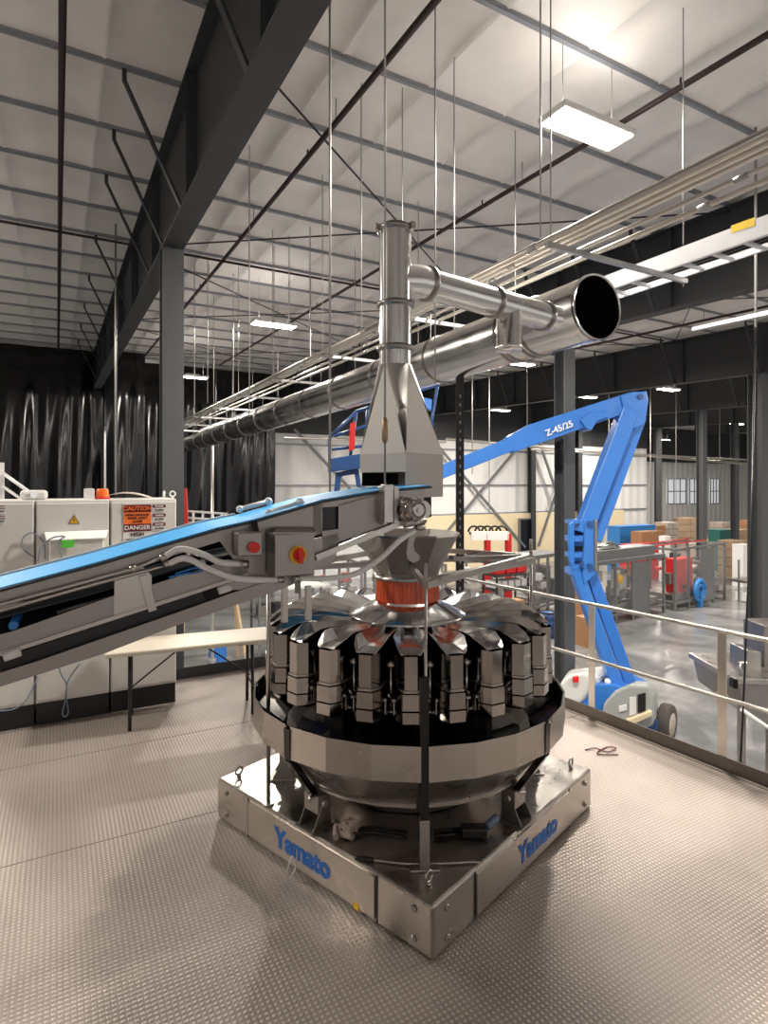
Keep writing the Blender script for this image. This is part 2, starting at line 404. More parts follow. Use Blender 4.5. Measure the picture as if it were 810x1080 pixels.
# sprinkler mains
for x, y1, lab in ((.05, 29, 'dark sprinkler pipe running down the ceiling at the far left'), (3.2, 29, 'dark sprinkler pipe passing right of the left rafter'), (6.4, 29, 'dark sprinkler pipe running behind the nearest ceiling light'), (13.4, 29, 'dark sprinkler pipe above the cable tray'), (16.8, 29, 'dark sprinkler pipe over the right half of the hall')):
    t = thing('sprinkler_pipe', (x, 10, hceil(10)-.3), lab, 'pipe', 'sprinkler pipes')
    y1 = 26.8
    MB().tube([(x, -8, hceil(-8)-.30), (x, y1, hceil(y1)-.30)], .038, 10).build('pipe', M['pipe'], t)
    for q in range(8):
        y = -4+3.7*q
        MB().tube([(x, y, hceil(y)-.30), (x, y, hceil(y)+.02)], .008, 5).build('hanger', M['rod'], t)
        MB().tube([(x, y+1, hceil(y+1)-.28), (x, y+1, hceil(y+1)-.19)], .014, 6).build('sprinkler_head', M['pipe'], t)
t = thing('branch_pipe', (4, 13, hceil(13)-.36), 'dark thin pipe crossing under the ceiling behind the duct', 'pipe')
MB().tube([(-3, 13, hceil(13)-.36), (18, 13, hceil(13)-.36)], .028, 8).build('pipe', M['pipe'], t)

# curtains
def curtain(px0, px1, y, label, top_off=.05):
    a = onY(px0, 450, y); c = onY(px1, 450, y); n = 110; rings = []
    x0, x1 = a.x, c.x
    ph = [random.uniform(0, 6) for _ in range(6)]
    zs = [FLOOR+.1, -1.5, .5, 2.2, 3.6, 4.8, 5.8, hceil(y)-top_off]
    for j, z in enumerate(zs):
        amp = .06+.30*(1-j/(len(zs)-1)); ring = []
        for i in range(n+1):
            x = x0+(x1-x0)*i/n
            d = amp*(math.sin(x*3.1+ph[0])+.7*math.sin(x*5.7+ph[1]+z*.3)+.5*math.sin(x*9.3+ph[2]-z*.5)) + .10*math.sin(x*1.1+z*.8+ph[3])
            ring.append(Vector((x, y+d*.55, z)))
        rings.append(ring)
    o = MB().loft(rings, closed=False, smooth=True).build('plastic_curtain', M['curtain'], solid=.01)
    return tag(o, label, 'curtain', 'black plastic curtains')
curtain(-60, 110, 28.0, 'wide black plastic curtain behind the control cabinets at the left')
curtain(112, 153, 27.3, 'narrow black plastic curtain just left of the left grey column')
curtain(140, 291, 29.6, 'black plastic curtain under the far end of the big duct')

# ceiling lights
PW = 2.0; UP = .012
def light(p, label, ang=0., w=1.15, d=.42, power=330, grp='ceiling lights'):
    t = thing('ceiling_light', p, label, 'lamp', grp)
    x, y, z = p
    MB().span((x-w/2, y-d/2, z), (x+w/2, y+d/2, z+.07)).span((x-.25, y-.1, z+.07), (x+.25, y+.1, z+.13)).build('housing', M['white'], t, bevel=.01)
    MB().span((x-w/2+.03, y-d/2+.03, z-.012), (x+w/2-.03, y+d/2-.03, z-.001)).build('diffuser', M['lamp'], t)
    for sx_ in (-.4, .4): MB().tube([(x+sx_, y, z+.07), (x+sx_, y, hceil(y)+.05)], .005, 5).build('hanging_wire', M['rod'], t)
    ld = bpy.data.lights.new('lamp_light', 'AREA'); ld.shape = 'RECTANGLE'; ld.size = w-.08; ld.size_y = d-.08; ld.energy = power*PW; ld.color = (1, .92, .82)
    lo = bpy.data.objects.new('lamp_light', ld); COL.objects.link(lo); lo.location = (0, 0, -.03); lo.parent = t
    lu = bpy.data.lights.new('up_fill', 'AREA'); lu.shape = 'RECTANGLE'; lu.size = w-.08; lu.size_y = d-.08; lu.energy = power*PW*UP; lu.color = (1, .93, .85)  # added upward fill to brighten the ceiling; the fixtures themselves shine down
    lo = bpy.data.objects.new('up_fill', lu); COL.objects.link(lo); lo.location = (0, 0, .16); lo.rotation_euler = (PI, 0, 0); lo.parent = t
def lp(px, py, zr=4.1): return G2(px, py, HC+zr)
def G2(px, py, z): return C(px, py, (z-HC)*F/(HY-py))
for (px, py), lab in (((620, 137), 'bright rectangular ceiling light nearest above the duct'), ((289, 343), 'bright ceiling light just right of the left grey column'),
                 ((203, 398), 'small ceiling light beside the left column, higher of the two'), ((159, 422), 'small ceiling light left of the left column by the curtain'),
                 ((548, 384), 'ceiling light seen just under the big duct'), ((528, 433), 'small ceiling light left of the middle column'),
                 ((705, 411), 'ceiling light right of the blue boom elbow')):
    light(lp(px, py), lab, power=440 if px == 620 else 330)
for i, (x, y) in enumerate(((-6.5, 6.5), (11, 1.5), (-3, 13), (16.5, 3), (30, 10), (24, 0), (41, 24), (50, 12), (40, 4), (58, 26), (50, 36), (34, 28), (22, 20))):  # extra lamps that light the hall, among them one added for the far-right wall
    light(Vector((x, y, HC+4.1)), 'extra ceiling light for the hall', power=330)
# world: warm fill light let in through the added wall_back openings
w = bpy.data.worlds.new('World'); S.world = w; w.use_nodes = True
w.node_tree.nodes['Background'].inputs[0].default_value = (1, .96, .92, 1); w.node_tree.nodes['Background'].inputs[1].default_value = 1.15

# ================================================================ OVERHEAD SERVICES
def along(p, dy): return Vector((p.x, p.y+dy, p.z))
# trapeze struts: left end (579,256), right end (707,298)
zs_ = HC+2.15
sl = G2(579, 256, zs_); sr = G2(707, 298, zs_)
X0 = sl.x; X1 = sr.x
pit = 2.6
for k in range(9):
    y = sl.y + pit*(k) 
    if k == 0: lab = 'slotted strut hanging above the open end of the big duct'
    else: lab = 'slotted strut carrying the conduits, one of those repeating into the distance'
    t = thing('trapeze_hanger', (X0, y, zs_), lab, 'pipe hanger', 'trapeze hangers under the conduits')
    MB().span((X0-.03, y-.02, zs_-.045), (X1+.05, y+.02, zs_)).build('strut', M['strut'] if k == 0 else M['rod'], t)
    for x in (X0+.02, X1):
        MB().tube([(x, y, zs_-.09), (x, y, hceil(y)+.05)], .007, 6).build('hanging_rod', M['rod'], t)
y = sl.y-pit
t = thing('trapeze_hanger', (X0, y, zs_), 'slotted strut carrying the conduits near the upper right corner', 'pipe hanger', 'trapeze hangers under the conduits')
MB().span((X0-.03, y-.02, zs_-.045), (X1+.05, y+.02, zs_)).build('strut', M['strut'], t)
for x in (X0+.02, X1): MB().tube([(x, y, zs_-.09), (x, y, hceil(y)+.05)], .007, 6).build('hanging_rod', M['rod'], t)
cx = X0+.05; widths = [.038, .038, .03, .018, .022]; cpos = [.04, .13, .21, .40, .60]
clabs = ['leftmost and thickest metal conduit of the overhead bundle', 'second metal conduit from the left in the overhead bundle', 'middle metal conduit of the overhead bundle', 'fourth metal conduit from the left in the overhead bundle', 'thin metal conduit nearest the cable tray in the overhead bundle']
for i in range(5):
    r = widths[i]
    cx = X0+cpos[i]
    t = thing('conduit', (cx, 8, zs_), clabs[i], 'conduit', 'overhead conduits')
    MB().tube([(cx, -4, zs_+r), (cx, 26, zs_+r)], r, 12).build('tube', M['conduit'], t)
    for q in range(9):
        yy = 1.2+2.9*q+.4*i
        MB().tube([(cx, yy, zs_+r), (cx, yy+.10, zs_+r)], r*1.18, 12).build('coupling', M['rod'], t)
# ladder tray
tp = onX(810, 214.8, X1-.12); tb = onX(810, 239, X1-.12)
TX1 = X1; TX0 = TX1-.0
txa = X1-.38; txb = X1-.02
t = thing('cable_tray', (txa, 6, zs_), 'pale aluminium ladder cable tray with a yellow label at upper right', 'cable tray')
zt0 = zs_; zt1 = zs_+.17
for x, s_ in ((txa, 1), (txb, -1)):
    MB().span((x-.004, -4, zt0), (x+.004, 26, zt1)).span((min(x, x+s_*.03), -4, zt0-.004), (max(x, x+s_*.03), 26, zt0+.004)).span((min(x, x+s_*.03), -4, zt1-.006), (max(x, x+s_*.03), 26, zt1)).build('side_rail', M['tray'], t)
for q in range(90):
    y = -2+.30*q
    MB().span((txa, y-.02, zt0+.01), (txb, y+.02, zt0+.035)).build('rung', M['tray'], t)
for q in range(4): MB().tube([(txa+.07+.07*q, -4, zt0+.055), (txa+.07+.07*q, 26, zt0+.055)], .018, 6).build('cable', M['black'], t)
a = onX(771, 245, txa-.004); c = onX(797, 233, txa-.004)
MB().prism([onX(771, 238, txa-.006), onX(796, 229, txa-.006), onX(796, 238, txa-.006), onX(771, 246, txa-.006)], (.003, 0, 0)).build('warning_label', M['yellow'], t)
# other strut channels further in the hall
for j, (x, z) in enumerate(((9.0, HC+1.1), (9.35, HC+1.1))):
    pass

# main duct
dc = C(630, 324, 4.95); rd = .27
def ductY(px, py, r):                 # find the y where the duct axis passes the pixel column
    return onX(px, py, dc.x)
dfar = C(195, 470, 4.95*186/40)
dd = (dfar-dc); dd.z = 0.0; dl = dd.length; dd.normalize()
t = thing('main_duct', dc, 'large shiny spiral-joined exhaust duct with open dark end', 'duct')
side = dd.cross(Z)
def ring(c, r, n=40, ax=(None, None)):
    a, b_ = ax; return [c + (a*math.cos(2*PI*k/n)+b_*math.sin(2*PI*k/n))*r for k in range(n)]
segs = [0, .72, 1.0, 2.35, 3.75, 5.2, 6.6, 8.1, 9.6, 11.1, 12.6, 14.1, 15.6, 17.1, dl]
for i in range(len(segs)-1):
    a = dc+dd*segs[i]; b_ = dc+dd*segs[i+1]
    mb = MB(); mb.loft([ring(a, rd, 40, (side, Z)), ring(b_, rd, 40, (side, Z))], smooth=True)
    mb.loft([ring(b_, rd-.006, 40, (side, Z)), ring(a, rd-.006, 40, (side, Z))], smooth=True)
    mb.build('duct_section', M['ducts'], t)
for s_ in segs[1:-1]:
    for e in ((-.035, .035) if s_ < 1.2 else (0,)):
        a = dc+dd*(s_+e)
        MB().loft([ring(a-dd*.012, rd+.001, 40, (side, Z)), ring(a-dd*.008, rd+.014, 40, (side, Z)), ring(a+dd*.008, rd+.014, 40, (side, Z)), ring(a+dd*.012, rd+.001, 40, (side, Z))], smooth=True).build('clamp_ring', M['clamp'], t)
MB().loft([ring(dc-dd*.006, rd+.008, 40, (side, Z)), ring(dc+dd*.02, rd+.010, 40, (side, Z)), ring(dc+dd*.02, rd-.008, 40, (side, Z)), ring(dc-dd*.006, rd-.008, 40, (side, Z)), ring(dc-dd*.006, rd+.008, 40, (side, Z))], smooth=True).build('end_rim', M['pan'], t)
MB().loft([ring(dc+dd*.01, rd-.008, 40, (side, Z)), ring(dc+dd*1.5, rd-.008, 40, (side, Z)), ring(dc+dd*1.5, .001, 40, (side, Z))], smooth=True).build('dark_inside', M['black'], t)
for s_ in (2.6, 6.2, 9.8, 13.4):
    a = dc+dd*s_+Z*rd
    MB().tube([a, Vector((a.x, a.y, zs_-.05))], .006, 5).build('hanging_rod', M['rod'], t)

# vertical duct with tee and branch
DV = 3.78
vb = C(417, 386, DV); vt = C(419, 243, DV); rv = .102
t = thing('branch_duct', vb, 'shiny vertical duct with tee and side branch rising from the hood', 'duct')
z0, z1 = vb.z, vt.z; vx, vy = vb.x, vb.y
def vz(py): return HC+(HY-py)/F*DV
MB().lathe((vx, vy, 0), [(rv, z0-.02), (rv, vz(322))], 36).build('lower_pipe', M['ducts'], t)
MB().lathe((vx, vy, 0), [(rv, vz(322)), (rv, z1)], 36).lathe((vx, vy, 0), [(rv, z1), (rv-.006, z1), (rv-.006, z1-.3)], 36).build('upper_pipe', M['ducts'], t)
for py in (368, 322, 243):
    zz = vz(py)
    MB().lathe((vx, vy, 0), [(rv+.001, zz-.02), (rv+.016, zz-.012), (rv+.016, zz+.012), (rv+.001, zz+.02)], 36).build('clamp_ring', M['clamp'], t)
for q in range(3):
    aa = 2.2*q+.8
    MB().box((vx+math.cos(aa)*(rv+.025), vy+math.sin(aa)*(rv+.025), vz(243)), (.03, .03, .045)).build('clamp_latch', M['steel'], t)
ts = Vector((vx, vy, vz(290))); te = C(584, 330, 4.72); te = Vector((te.x, te.y, ts.z-.02)); bd = (te-ts).normalized(); bsd = bd.cross(Z).normalized(); bup = bsd.cross(bd)
bl = (te-ts).length
def bring(s_, r): return ring(ts+bd*s_, r, 32, (bsd, bup))
# tee: flared oblique take-off then pipe
mb = MB(); mb.loft([ring(ts+bd*.02-Z*.03, rv*1.0, 32, (bsd, (bup+bd*.55).normalized()*1.35)), ring(ts+bd*.16, rv*1.02, 32, (bsd, (bup+bd*.2).normalized()*1.1)), bring(.27, rv)], smooth=True); mb.build('tee_neck', M['ducts'], t)
for (a, b_) in ((.27, .90), (.90, bl)):
    MB().loft([bring(a, rv), bring(b_, rv)], smooth=True).build('branch_pipe', M['ducts'], t)
for a in (.27, .90, bl-.12):
    MB().loft([bring(a-.02, rv+.001), bring(a-.012, rv+.014), bring(a+.012, rv+.014), bring(a+.02, rv+.001)], smooth=True).build('clamp_ring', M['clamp'], t)
# capped stub hanging from the branch
st_ = C(545, 340, 4.35); st_.z = ts.z-.02
sc = ts + bd*((st_-ts).dot(bd))
MB().lathe((sc.x, sc.y, 0), [(.001, sc.z-.33), (.095, sc.z-.33), (.10, sc.z-.30), (.092, sc.z-.29), (.092, sc.z)], 28).build('capped_stub', M['ducts'], t)
# support rod
MB().tube([(vx, vy, z1+.0), (vx, vy, z1+.03)], .09, 24).build('top_cap', M['steel'], t)
rp = C(403, 240, DV-.16)

# hood: square box below, round above
hn = C(428, 498, 3.52); hl = C(380, 500, 3.76); hr = C(457, 495, 3.86)
hn.z = HC+.07; hl.z = hr.z = hn.z
e1 = hl-hn; e2 = hr-hn; e2 = e2 - e1*(e2.dot(e1)/e1.dot(e1))
hc = hn+(e1+e2)/2
hf = hn+e1+e2
t = thing('extraction_hood', Vector((hc.x, hc.y, HC-.08)), 'grey sheet metal hood tapering up to the vertical duct above the conveyor end', 'hood')
n = 32; zm = HC+(HY-478)/F*3.6
def sqring(z, z_low=None):
    c4 = [hn, hr_, hf, hl]; out = []
    for i in range(4):
        for k in range(n//4):
            p = c4[i].lerp(c4[(i+1) % 4], k/(n//4)); out.append(Vector((p.x, p.y, z)))
    return out
hr_ = hn+e2
sq = sqring(zm)
ztop = vb.z
c4 = [Vector((p.x, p.y, zm)) for p in (hn, hr_, hf, hl)]
mb = MB(); q4 = []
for i in range(4):
    md_ = (c4[i]+c4[(i+1) % 4])/2 - Vector((hc.x, hc.y, 0)); q4.append(math.atan2(md_.y, md_.x))
def cpt(a): return Vector((vx+(rv+.002)*math.cos(a), vy+(rv+.002)*math.sin(a), ztop))
for i in range(4):
    mb.add([c4[i], c4[(i+1) % 4], cpt(q4[i])], [(0, 1, 2)])
    a, b_ = q4[i-1], q4[i]
    b_ = a + ((b_-a+PI) % (2*PI) - PI)
    arc = [cpt(a+(b_-a)*k/8) for k in range(9)]
    mb.add([c4[i]]+arc, [(0, k+1, k+2) for k in range(8)], True)
low = [Vector((p.x, p.y, hn.z)) for p in c4]
mb.loft([c4, low])
mb.build('hood_body', M['hood'], t, solid=.004)
zl = HC-.085
MB().prism([hn+Z*0, hr_, Vector((hr_.x, hr_.y, zl)), Vector((hn.x, hn.y, zl))], e1.normalized()*.004).build('side_apron', M['hood'], t)
MB().prism([hf, hr_, Vector((hr_.x, hr_.y, zl)), Vector((hf.x, hf.y, zl))], e2.normalized()*-.004).build('end_apron', M['hood'], t)
MB().prism([hl.lerp(hf, .05)-Z*.085, hf-Z*.085, hf, hl.lerp(hf, .05)], e2.normalized()*-.004).build('hood_shade_sheet', M['black'], t)  # black sheet standing for the shade inside the hood opening

# free hanging rods and wires
def rod(px, y0, y1, d, r, label, name='hanging_rod', m='rod', top=True):
    b_ = C(px, y1, d); zt = hceil(b_.y)+.05
    o = MB().tube([b_, (b_.x, b_.y, zt)], r, 6).build(name, M[m]); tag(o, label, 'rod', 'hanging rods'); return o
rod(348, 0, 520, 4.6, .009, 'pale thick rod hanging to the left of the vertical duct')
rod(381, 90, 372, 7.5, .007, 'thin wire hanging between the left rod and the vertical duct')
rod(459, 0, 405, 6.0, .008, 'pale rod hanging just right of the vertical duct')
rod(479, 160, 366, 7.0, .007, 'second thin rod right of the vertical duct')
rod(570, 0, 250, 5.4, .008, 'pale rod hanging beside the nearest ceiling light')
rod(122, 362, 520, 12.0, .022, 'pale pipe hanging before the black curtain, left of the column')
rod(263, 338, 440, 9.0, .009, 'pale rod hanging under the second ceiling light')
a = C(224, 470, 13.6); o = MB().tube([(a.x, a.y, FLOOR), a], .035, 10).build('vertical_pipe', M['conduit']); tag(o, 'pale vertical pipe before the curtain right of the left column', 'pipe')
o = MB().bar(C(733, 347, 9.0), C(830, 326, 7.0), .10, .05).build('strut_channel', M['tray']); tag(o, 'pale horizontal strut channel hanging near the top of the right edge column', 'strut')
for px, y1, d in ((205, 430, 14), (219, 425, 14), (246, 420, 15), (289, 400, 13), (305, 392, 12.5), (327, 380, 12)):
    rod(px, 330, y1, d, .010, 'one of the thin rods holding the distant conduits', 'hanger_rod')
for px, y0, y1, d in ((556, 388, 470, 19), (605, 430, 560, 22), (642, 450, 565, 26), (686, 440, 560, 28), (713, 430, 530, 30), (735, 440, 520, 32), (759, 440, 520, 34), (516, 405, 540, 22), (498, 400, 500, 22)):
    rod(px, y0, y1, d, .016, 'one of the thin vertical wires in the back of the hall', 'wire')
# black slotted post behind the weigher
p = C(485, 397, 6.8); q = C(485, 665, 6.8)
t = thing('strut_post', (p.x, p.y, -.0), 'thin black slotted post standing behind the weigher', 'post')
MB().box((p.x, p.y, (p.z+0)/2), (.09, .05, p.z), (K(1, 0, 0), K(0, 1, 0), Z)).build('post', M['black'], t)
mb = MB()
for i in range(30):
    zz = .3+i*.1
    if zz < p.z-.1: mb.box(Vector((p.x, p.y, zz))-K(0, .028, 0), (.012, .006, .035), (K(1, 0, 0), K(0, 1, 0), Z))
mb.build('slot', M['rod'], t)
MB().box((p.x, p.y, .006), (.2, .2, .012)).build('base_plate', M['black'], t)
# long white pipes in the distance (y ~ 465-480)
for j, (xa, ya, xb, yb, d1, d2, r) in enumerate(((300, 462, 470, 466, 24, 27, .05), (470, 463, 810, 491, 27, 34, .07), (560, 474, 810, 486, 30, 34, .05))):
    lab = ['pale pipe run in the distance left of the hood', 'long pale pipe run crossing the hall behind the blue boom', 'lower pale pipe run crossing behind the blue boom'][j]
    o = MB().tube([C(xa, ya, d1), C(xb, yb, d2)], r, 8).build('pipe_run', M['conduit']); tag(o, lab, 'pipe')

# ================================================================ MULTIHEAD WEIGHER
bn = G(457, 1015, 0); bl_ = G(228, 862, 0); br = G(625, 851, 0)
wc = (bl_+br)/2; side_len = ((br-bn).length+(bl_-bn).length)/2
ex = (br-bl_).normalized(); ex = (Matrix.Rotation(R(45), 3, 'Z') @ ex)      # candidate axis
ex = (br-bn).normalized()
ey0 = (bl_-bn).normalized()
ang = (math.atan2(ex.y, ex.x) + math.atan2(ey0.y, ey0.x) - PI/2)/2
W = thing('multihead_weigher', (wc.x, wc.y, 0), 'stainless steel weighing machine with a ring of hoppers on a square plinth', 'weighing machine')
W.rotation_euler = (0, 0, 0)
WL = Matrix.Rotation(ang, 3, 'Z')
def wl(x, y, z): return WL @ Vector((x, y, 0)) + Vector((wc.x, wc.y, z))
s2 = side_len/2; BH = .262
wx, wy = WL @ Vector((1, 0, 0)), WL @ Vector((0, 1, 0))
mb = MB()
mb.box(wl(0, 0, BH/2+.004), (side_len, side_len, BH-.008), (wx, wy, Z))
pl = mb.build('plinth', M['basest'], W, bevel=.014)
# side panels standing proud, one per face
def facept(face, px, py):
    if face == 'R': return hit(px, py, wl(0, -s2-.003, 0), wy)
    return hit(px, py, wl(-s2-.003, 0, 0), wx)
pR = [facept('R', 514, 917), facept('R', 604, 836)]
pL = [facept('L', 262, 850), facept('L', 387, 927)]
for face, nrm in (('R', wy), ('L', wx), ('B', -wy), ('A', -wx)):
    ax = wx if face in 'RB' else wy
    c = wl(0, 0, BH/2+.005) - nrm*(s2+.004)
    MB().box(c, (side_len*.60, .014, BH-.05), (ax, nrm, Z)).build('side_panel', M['basest'], pl, bevel=.004)
    for sg in (-1, 1):
        MB().box(wl(0, 0, BH/2)-nrm*(s2+.0005)+ax*sg*side_len*.305, (.012, .004, BH-.02), (ax, nrm, Z)).build('panel_joint', M['black'], pl)
        for zz in (.06, .2):
            pp = wl(0, 0, zz)-nrm*(s2)+ax*sg*(s2-.11)
            MB().tube([pp, pp-nrm*.012], .016, 10).tube([pp-nrm*.012, pp-nrm*.018], .009, 6).build('bolt', M['steel'], pl)
cR = facept('R', 567, 897)-wy*.010; cL = facept('L', 319, 902)-wx*.010
cR.z = BH/2; cL.z = BH/2
text('brand_lettering', 'Yamato', .15, cR, wx, Z, M['logo'], pl, .006)
text('brand_lettering', 'Yamato', .15, cL, -wy, Z, M['logo'], pl, .006)
# lettering frames and sticker
sk = facept('L', 377, 955)-wx*.010
MB().box(sk, (.034, .002, .034), (wy, wx, Z)).build('sticker', M['yel'], pl)
# eye bolts
for (x, y) in ((-1, -1), (1, -1), (-1, 1), (1, 1)):
    c = wl(x*(s2-.10), y*(s2-.10), BH)
    pts = [c + Z*.045 + (ex*math.cos(a)+Z*math.sin(a))*.026 for a in [2*PI*k/14 for k in range(15)]]
    MB().tube(pts, .007, 6).tube([c, c+Z*.02], .014, 8).build('eye_bolt', M['steel'], pl)
# hub angles: towards the camera
ac = math.atan2(-wc.y, -wc.x)         # azimuth of camera from centre
def pol(a, r, z): return Vector((wc.x+r*math.cos(a), wc.y+r*math.sin(a), z))
# central housing
prof = [(.001, .27), (.50, .27), (.56, .42), (.56, 1.0), (.60, 1.05), (.60, 1.22), (.50, 1.27), (.001, 1.27)]
MB().lathe((wc.x, wc.y, 0), prof, 24, smooth=False).build('housing', M['blackmetal'], W)
# dispersion cone
prof = [(.385, 1.325), (.392, 1.335), (.385, 1.345), (.20, 1.425), (.06, 1.49), (.001, 1.50)]
MB().lathe((wc.x, wc.y, 0), prof, 48).build('dispersion_cone', M['pan'], W)
# orange strip skirt
mb = MB(); ns = 30; rings = []
for z, rr in ((1.432, .212), (1.50, .208), (1.57, .205)):
    rings.append([pol(2*PI*k/(ns*4), rr+.0025*math.sin(k*2.3), z+(.012*math.sin(k*1.7) if z < 1.43 else 0)) for k in range(ns*4)])
mb.loft(rings); mb.build('strip_skirt', M['oring'], W, solid=.004)
# feeders and hoppers, 24 of each, in radial frames about the centre
NH = 24
a_first = ac + R(-2.0)*-1*0 + R(1.2)
def radial(name, mb, m, parent, solid=0, bevel=0):
    """first copy built in the frame of the weigher's centre, radial = +x"""
    o = mb.build(name, m, None, origin=(0, 0, 0), solid=solid, bevel=bevel); o.parent = parent; return o
def spread(o, kids=(), n=NH, a0=None, first_done=False):
    a0 = a_first if a0 is None else a0
    for k in range(n):
        a = a0 + 2*PI*k/n
        if k == 0: c = o
        else:
            c = o.copy(); COL.objects.link(c); c.parent = W
            for q in kids:
                qc = q.copy(); COL.objects.link(qc); qc.parent = c
        c.rotation_euler = (0, 0, a)
# feeder pan
rings = []
for r, wb, wt, zb, zt in ((.36, .024, .045, 1.300, 1.330), (.56, .034, .070, 1.312, 1.362), (.74, .040, .086, 1.322, 1.378), (.80, .048, .090, 1.322, 1.376), (.87, .056, .074, 1.316, 1.345), (.905, .050, .056, 1.312, 1.322)):
    rings.append([Vector((r, -wt, zt)), Vector((r, -wb, zb)), Vector((r, wb, zb)), Vector((r, wt, zt))])
pan = radial('feeder_pan', MB().loft(rings, closed=False), M['pan'], W, solid=.004)
lipm = MB().box((.50, 0, 1.27), (.14, .06, .03))
lip = lipm.build('vibrator_mount', M['blackmetal'], None, origin=(0, 0, 0)); lip.parent = pan
spread(pan, (lip,))
def oct8(r0, r1, w, wf, z, ch=.055):
    return [Vector((r0, -w, z)), Vector((r1-ch, -w, z)), Vector((r1, -wf, z)), Vector((r1, wf, z)), Vector((r1-ch, w, z)), Vector((r0, w, z))]
mb = MB()
mb.loft([oct8(.735, .925, .066, .033, 1.308), oct8(.735, .925, .066, .033, 1.135), oct8(.745, .915, .064, .032, 1.120)])
mb.loft([oct8(.741, .919, .062, .031, 1.308), oct8(.741, .919, .062, .031, 1.13)])
ph = radial('pool_hopper', mb, M['mirror'], W)
gt = MB().loft([oct8(.74, .93, .070, .036, 1.133), oct8(.74, .93, .070, .036, 1.122)], capa=True, capb=True).build('hopper_rim', M['steel'], None, origin=(0, 0, 0)); gt.parent = ph
spread(ph, (gt,))
mb = MB()
mb.loft([oct8(.745, .932, .074, .042, 1.115), oct8(.735, .934, .076, .044, 1.032)], capa=True, capb=True)
wh = radial('weigh_hopper', mb, M['mirror'], W)
g1 = MB().loft([oct8(.735, .936, .077, .044, 1.024), oct8(.745, .934, .075, .043, .965), oct8(.78, .90, .06, .034, .945)], capa=True, capb=True).build('hopper_gate', M['mirror'], None, origin=(0, 0, 0)); g1.parent = wh
g2 = MB().tube([(.80, -.095, .975), (.80, .095, .975)], .008, 8).tube([(.86, -.10, 1.06), (.86, -.078, 1.06)], .010, 8).tube([(.86, .10, 1.06), (.86, .078, 1.06)], .010, 8).box((.84, .088, 1.02), (.02, .006, .08)).box((.84, -.088, 1.02), (.02, .006, .08)).build('gate_link', M['steel'], None, origin=(0, 0, 0)); g2.parent = wh
spread(wh, (g1, g2))
mb = MB().box((.66, 0, 1.17), (.14, .13, .20)).box((.68, 0, 1.0), (.10, .10, .14)).tube([(.76, .0, 1.20), (.60, 0, 1.20)], .02, 8)
act = radial('actuator_box', mb, M['blackmetal'], W)
ab = MB()
for (yy, zz) in ((-.05, 1.24), (.05, 1.24), (-.05, 1.1), (.05, 1.1)): ab.tube([(.73, yy, zz), (.742, yy, zz)], .007, 8)
abo = ab.build('bolt_set', M['steel'], None, origin=(0, 0, 0)); abo.parent = act
spread(act, (abo,), a0=a_first)
# small link arms between hoppers
mb = MB().tube([(.80, 0, 1.23), (.80, 0, .97)], .008, 6).tube([(.84, -.012, 1.085), (.80, .012, 1.03)], .008, 6).tube([(.80, -.02, 1.23), (.80, .02, 1.23)], .022, 10).tube([(.80, -.016, .975), (.80, .016, .975)], .010, 6)
arm = radial('toggle_arm', mb, M['mirror'], W); spread(arm, a0=a_first+PI/NH)
# ring chute: 8 sections of 3 facets
NS = 8; gap = R(1.1); a_gap = ac + R(5.0)
def sec(profile, a0, a1, facets=3):
    rings = []
    for k in range(facets+1):
        a = a0+(a1-a0)*k/facets; cf = 1
        rings.append([Vector((r*math.cos(a), r*math.sin(a), z)) for r, z in profile])
    return rings
outer = [(1.012, .885), (1.012, .705), (1.004, .700), (1.002, .712), (1.002, .880)]
chute = [(1.00, .712), (.90, .60), (.80, .485), (.812, .480), (.812, .468), (.785, .468), (.785, .50), (.88, .61), (.985, .73)]
lining = [(.998, .882), (.99, .74), (.80, .60), (.56, .52), (.56, .51), (.80, .585), (.995, .725)]
a0 = R(0)+gap; a1 = 2*PI/NS-gap
mb = MB().loft(sec(outer, a0, a1), closed=True, capa=True, capb=True)
MB().lathe((wc.x, wc.y, 0), [(.80, .66), (.66, .46), (.50, .268)], 24, smooth=False).build('collecting_cone', M['plate'], W)
co = radial('chute_panel', mb, M['basest'], W)
mb = MB().loft(sec(chute, a0*1.5, a1-gap*.5), closed=True, capa=True, capb=True); cc = mb.build('lower_chute', M['steel'], None, origin=(0, 0, 0)); cc.parent = co
mb = MB().loft(sec(lining, a0, a1), closed=True, capa=True, capb=True); cl = mb.build('chute_inner_dark', M['darkmirror'], None, origin=(0, 0, 0)); cl.parent = co  # inner chute face coloured dark for the black it reflects
spread(co, (cc, cl), n=NS, a0=a_gap)
